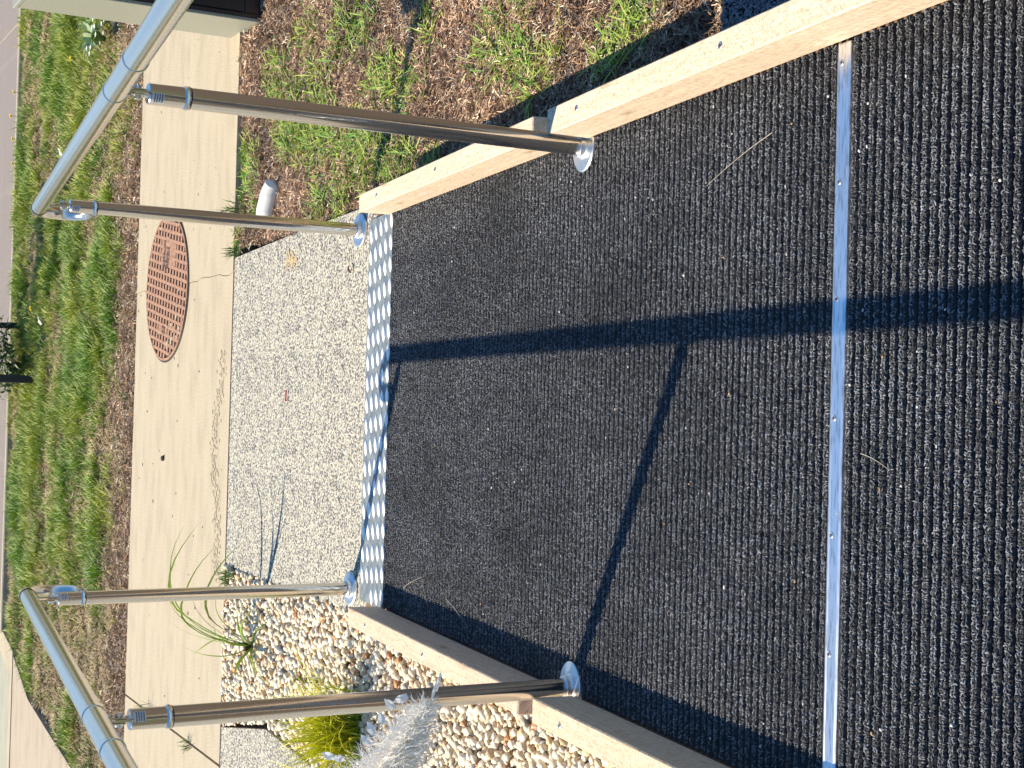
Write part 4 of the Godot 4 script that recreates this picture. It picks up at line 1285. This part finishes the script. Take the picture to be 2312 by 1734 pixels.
func plume():
	# its place: rays of the photograph about a metre from the lens
	var o := base("fluffy_plume", Vector3(-0.62, 0.32, 2.55))
	tag(o, "fluffy white seed plume in front of the left steel post", "plant")
	var at := func(x: float, y: float, t: float) -> Vector3:
		var d := cam_xf.basis * Vector3((x - 1156) / 3474.0, (867 - y) / 3474.0, -1.0)
		return CAM + d * t - o.position
	var st := mb()
	var root: Vector3 = at.call(760, 1990, 1.02); var mid: Vector3 = at.call(840, 1790, 1.0); var tip: Vector3 = at.call(960, 1600, 0.98)
	tube(st, [Vector3.ZERO, Vector3(0.03, 0.35, 0.1), root, mid, tip], [0.004, 0.0035, 0.0025, 0.0016, 0.0006], 8)
	putst("stalk", st, M.straw, o)
	st = mb()
	var axis := (tip - mid).normalized()
	var rgt := cam_xf.basis.x; var up := cam_xf.basis.y; var fw := cam_xf.basis.z
	for i in 6000:
		var t := rng.randf()
		var b := root.lerp(mid, t * 2.0) if t < 0.5 else mid.lerp(tip, t * 2.0 - 1.0)
		var side := rng.randfn(0.0, 1.0)
		var dir := (axis * rng.randf_range(0.1, 0.9) + rgt * rng.randfn(0.12, 0.75) + fw * rng.randfn(0.0, 0.5) + up * rng.randfn(0.0, 0.35)).normalized()
		var l := rng.randf_range(0.008, 0.030) * (1.0 - 0.55 * maxf(0.0, t - 0.6) / 0.4)
		var bend := Vector3(rng.randfn(0, 1), rng.randfn(0, 1), rng.randfn(0, 1)) * l * 0.18
		b += (rgt * rng.randfn(0, 0.008) + fw * rng.randfn(0, 0.006) + up * rng.randfn(0, 0.004)) * (1.15 - t)
		var v := rng.randf_range(0.78, 0.98)
		blade(st, [b, b + dir * l * 0.5 + bend, b + dir * l + bend * 0.4], rng.randf_range(0.00035, 0.0008), dir.cross(fw).normalized(), Color(0.93, 0.91, 0.86), Color(0.97, 0.95, 0.91), 0.1)
	var bm := tinted(0.6)
	bm.backlight_enabled = true; bm.backlight = Color(1.0, 0.98, 0.95)
	putst("fluff", st, bm, o)
	for e in [[880, 1590, 30, 0.2], [905, 1578, 34, 1.4], [862, 1622, 30, -0.3], [838, 1645, 32, -0.1], [826, 1672, 30, 0.1], [742, 1706, 30, 0.6], [764, 1712, 28, 0.9], [980, 1560, 40, 1.2], [990, 1540, 44, 1.3]]:
		st = mb()
		var c: Vector3 = at.call(e[0], e[1], 0.985)
		var dir: Vector3 = rgt * cos(e[3] + 2.2) + up * sin(e[3] + 2.2)
		if e[0] > 960: dir = (rgt * 0.25 + up * 0.97)
		var sd := dir.cross(fw).normalized()
		var l: float = e[2] * 0.8 / 3474.0
		var w := l * (0.8 if e[0] < 960 else 0.26)
		var pts := []
		for j in 6: pts.append(c - dir * l * 0.6 + dir * l * 1.3 * j / 5.0 + fw * l * 0.12 * sin(j * 1.1))
		blade(st, pts, w, sd, Color(0.80, 0.81, 0.80), Color(0.90, 0.91, 0.90), 0.12)
		putst("bract", st, bm, o)

# ------------------------------------------------------------------ small things
func build_small_things():
	# white stone lump
	var st := mb()
	tube(st, [Vector3(-0.072, 0.0, 0), Vector3(-0.068, 0.0, 0), Vector3(-0.03, 0.003, 0.002), Vector3(0.03, 0.002, 0), Vector3(0.066, 0.0, 0.003), Vector3(0.074, -0.002, 0.004)], [0.020, 0.030, 0.033, 0.032, 0.028, 0.016], 9)
	tag(putst("white_stone", st, M.white, self, Transform3D(Basis(Vector3.UP, -0.62), Vector3(0.700, 0.012, -1.03))), "white painted stone lying on the dead lawn behind the far right post", "stone")
	# red plastic wall plug on the aggregate
	st = mb()
	tube(st, [Vector3(0, 0, 0), Vector3(0.004, 0.001, 0), Vector3(0.03, 0.002, 0.002), Vector3(0.038, 0.001, 0.003)], [0.004, 0.003, 0.0027, 0.0012], 10)
	tag(putst("wall_plug", st, M.red, self, Transform3D(Basis(Vector3.UP, -0.15), Vector3(0.02, 0.003, -0.828))), "small red plastic plug lying on the aggregate path", "plug")
	# a dead leaf on the aggregate and a bead of dirt on the footpath
	st = mb()
	blade(st, [Vector3(-0.012, 0, 0), Vector3(-0.003, 0.006, 0.002), Vector3(0.006, 0.005, 0), Vector3(0.014, 0.002, -0.002)], 0.014, Vector3.BACK, Color(0.10, 0.05, 0.03), Color(0.16, 0.08, 0.05), 0.4)
	tag(putst("dead_leaf", st, M.straw, self, Transform3D(Basis(Vector3.UP, 0.5), Vector3(0.418, 0.002, -0.30))), "brown curled leaf on the aggregate path near the tread plate", "leaf")
	for e in [[-0.225, -2.265, 0.011, "dark round pebble alone on the middle of the footpath"], [0.45, -2.40 + 0.9, 0.005, ""]]:
		if e[3] == "": continue
		tag(put("dark_pebble", pebble_mesh(9), plain(lin(0.05, 0.045, 0.04), 0.8), self, Transform3D(Basis().scaled(Vector3.ONE * e[2]), Vector3(e[0], 0.004, e[1]))), e[3], "pebble")
	# debris on the footpath and carpet: grit
	var gx := []; var gc := []
	for i in 48:
		var x := rng.randf_range(-1.2, 1.5); var z := rng.randf_range(PATH_FAR + 0.03, PATH_NEAR - 0.03)
		var s := rng.randf_range(0.0015, 0.0042)
		gx.append(Transform3D(Basis(Vector3.UP, rng.randf() * TAU).scaled(Vector3(s * 1.6, s * 0.6, s)), Vector3(x, 0.001, z))); gc.append(Color(0.10, 0.075, 0.05) * rng.randf_range(0.6, 2.0))
	many("path_debris", pebble_mesh(2), M.stone, self, gx, gc)
	tag(get_node("path_debris"), "specks of dirt scattered on the footpath", "debris", "", "stuff")
	gx = []; gc = []
	for i in 120:
		var x := rng.randf_range(-0.52, 0.52); var d := 0.05 + 2.7 * sqrt(rng.randf())
		var s := rng.randf_range(0.0011, 0.0024)
		gx.append(Transform3D(Basis(Vector3.UP, rng.randf() * TAU).scaled(Vector3(s * 1.2, s * 0.8, s)), on_ramp(x, 0.002, d)))
		gc.append((Color(0.62, 0.60, 0.56) if rng.randf() < 0.75 else Color(0.45, 0.26, 0.10)) * rng.randf_range(0.6, 1.1))
	many("carpet_grit", pebble_mesh(3), M.stone, self, gx, gc)
	tag(get_node("carpet_grit"), "pale grit caught in the carpet of the ramp", "debris", "", "stuff")
	# dry stalks on the carpet
	for e in [[0.442, 2.022, 0.386, 1.817, "pale dry stalk lying on the carpet just below the metal strip at the right"], [-0.464, 0.195, -0.420, 0.352, "forked dry twig on the shaded carpet by the left beam"], [-0.410, 0.332, -0.488, 0.410, "thin bent twig across the edge of the left beam's shadow"], [-0.449, 0.537, -0.493, 0.703, "faint dry stalk in the left beam's shadow, farther from the tread plate"], [0.488, 0.098, 0.410, 0.215, "dry straw on the carpet near the far end of the right beam"], [-0.039, 2.276, -0.059, 2.345, "short straw on the upper carpet near the middle of the ramp"]]:
		st = mb()
		var a := on_ramp(e[0], 0.004, e[1]); var b := on_ramp(e[2], 0.005, e[3])
		var m := (a + b) * 0.5 + Vector3(0.006, 0.004, 0.004)
		var pts := []
		for i in 7: pts.append(a.lerp(m, i / 6.0).lerp(m.lerp(b, i / 6.0), i / 6.0))
		var rr := []
		for i in 7: rr.append(0.00062 - 0.00032 * i / 6.0)
		tube(st, pts, rr, 6)
		if e[4].begins_with("forked"): tube(st, [pts[3], pts[3] + Vector3(-0.03, 0.004, 0.035)], [0.0007, 0.0004], 6)
		tag(putst("dry_stalk", st, plain(lin(0.40, 0.36, 0.28), 0.8), self), e[4], "stalk", "dry stalks on the carpet")
	# scraps of white paper and dandelion flowers in the verge
	for e in [[0.435, -4.66, "torn scrap of white paper in the verge grass near the stakes"], [1.30, -4.25, "tiny white scrap in the verge grass under the right handrail"]]:
		st = mb()
		blade(st, [Vector3(-0.03, 0.03, 0), Vector3(-0.008, 0.045, 0.006), Vector3(0.012, 0.038, -0.004), Vector3(0.034, 0.05, 0.0)], 0.028, Vector3.BACK, Color(0.62, 0.60, 0.56), Color(0.7, 0.7, 0.68), 0.2)
		tag(putst("paper_scrap", st, M.straw, self, Transform3D(Basis(Vector3.UP, 0.7), Vector3(e[0], 0.0, e[1]))), e[2], "litter")
	for e in [[0.505, -4.81, "dandelion beside the white paper scrap"], [1.74, -3.98 , "dandelion beside the right handrail joint"], [1.83, -5.52, "dandelion at the kerb, farthest from the stakes"], [1.70, -5.60, "dandelion leaning over the kerb edge"], [1.55, -5.52, "dandelion at the kerb, below the leaning one"], [1.40, -5.50, "dandelion at the kerb, closest to the stakes"]]:
		var f := base("dandelion", Vector3(e[0], 0, e[1]))
		tag(f, "yellow " + e[2], "flower", "dandelions in the verge")
		var s1 := mb(); tube(s1, [Vector3.ZERO, Vector3(0.004, 0.035, 0), Vector3(0.0, 0.055, 0.004)], [0.0014, 0.0013, 0.0012], 6)
		putst("stem", s1, M.stem, f)
		var s2 := mb()
		for k in 26:
			var a := TAU * k / 13.0 + 0.2 * (k / 13); var d := Vector3(cos(a), 0.25 + 0.5 * (k / 13), sin(a)).normalized()
			blade(s2, [Vector3(0, 0.055, 0.004), Vector3(0, 0.055, 0.004) + d * 0.009, Vector3(0, 0.055, 0.004) + d * 0.019], 0.007, Vector3(-d.z, 0, d.x), Color(0.62, 0.42, 0.01), Color(0.75, 0.58, 0.02), 0.1)
		putst("head", s2, M.straw, f)
	# carpeted block beyond the right beam, in its shade
	var cb := base("carpeted_block", Vector3(0.66, 0.0, 1.62))
	tag(cb, "dark grey carpeted block on the ground right of the ramp, by the beam", "block")
	st = mb(); cbox(st, Vector3(0, -0.02, 0), Vector3(0.5, 0.05, 0.9), 0.006)
	putst("block", st, M.carpet_base, cb)
	var xs := []; var cs := []
	for i in 9000:
		var s := rng.randf_range(1.2, 2.0)
		var b := Basis(Vector3.UP, rng.randf() * TAU) * Basis(Vector3.RIGHT, rng.randf_range(-0.9, 0.9))
		xs.append(Transform3D(b.scaled(Vector3(s, s, s)), Vector3(rng.randf_range(0, 0.5), 0.05, rng.randf_range(0.0, 0.5))))
		cs.append(Color(0.16, 0.17, 0.18) * rng.randf_range(0.4, 1.3))
	many("pile_loops", yarn_mesh(2), M.yarn, cb, xs, cs)
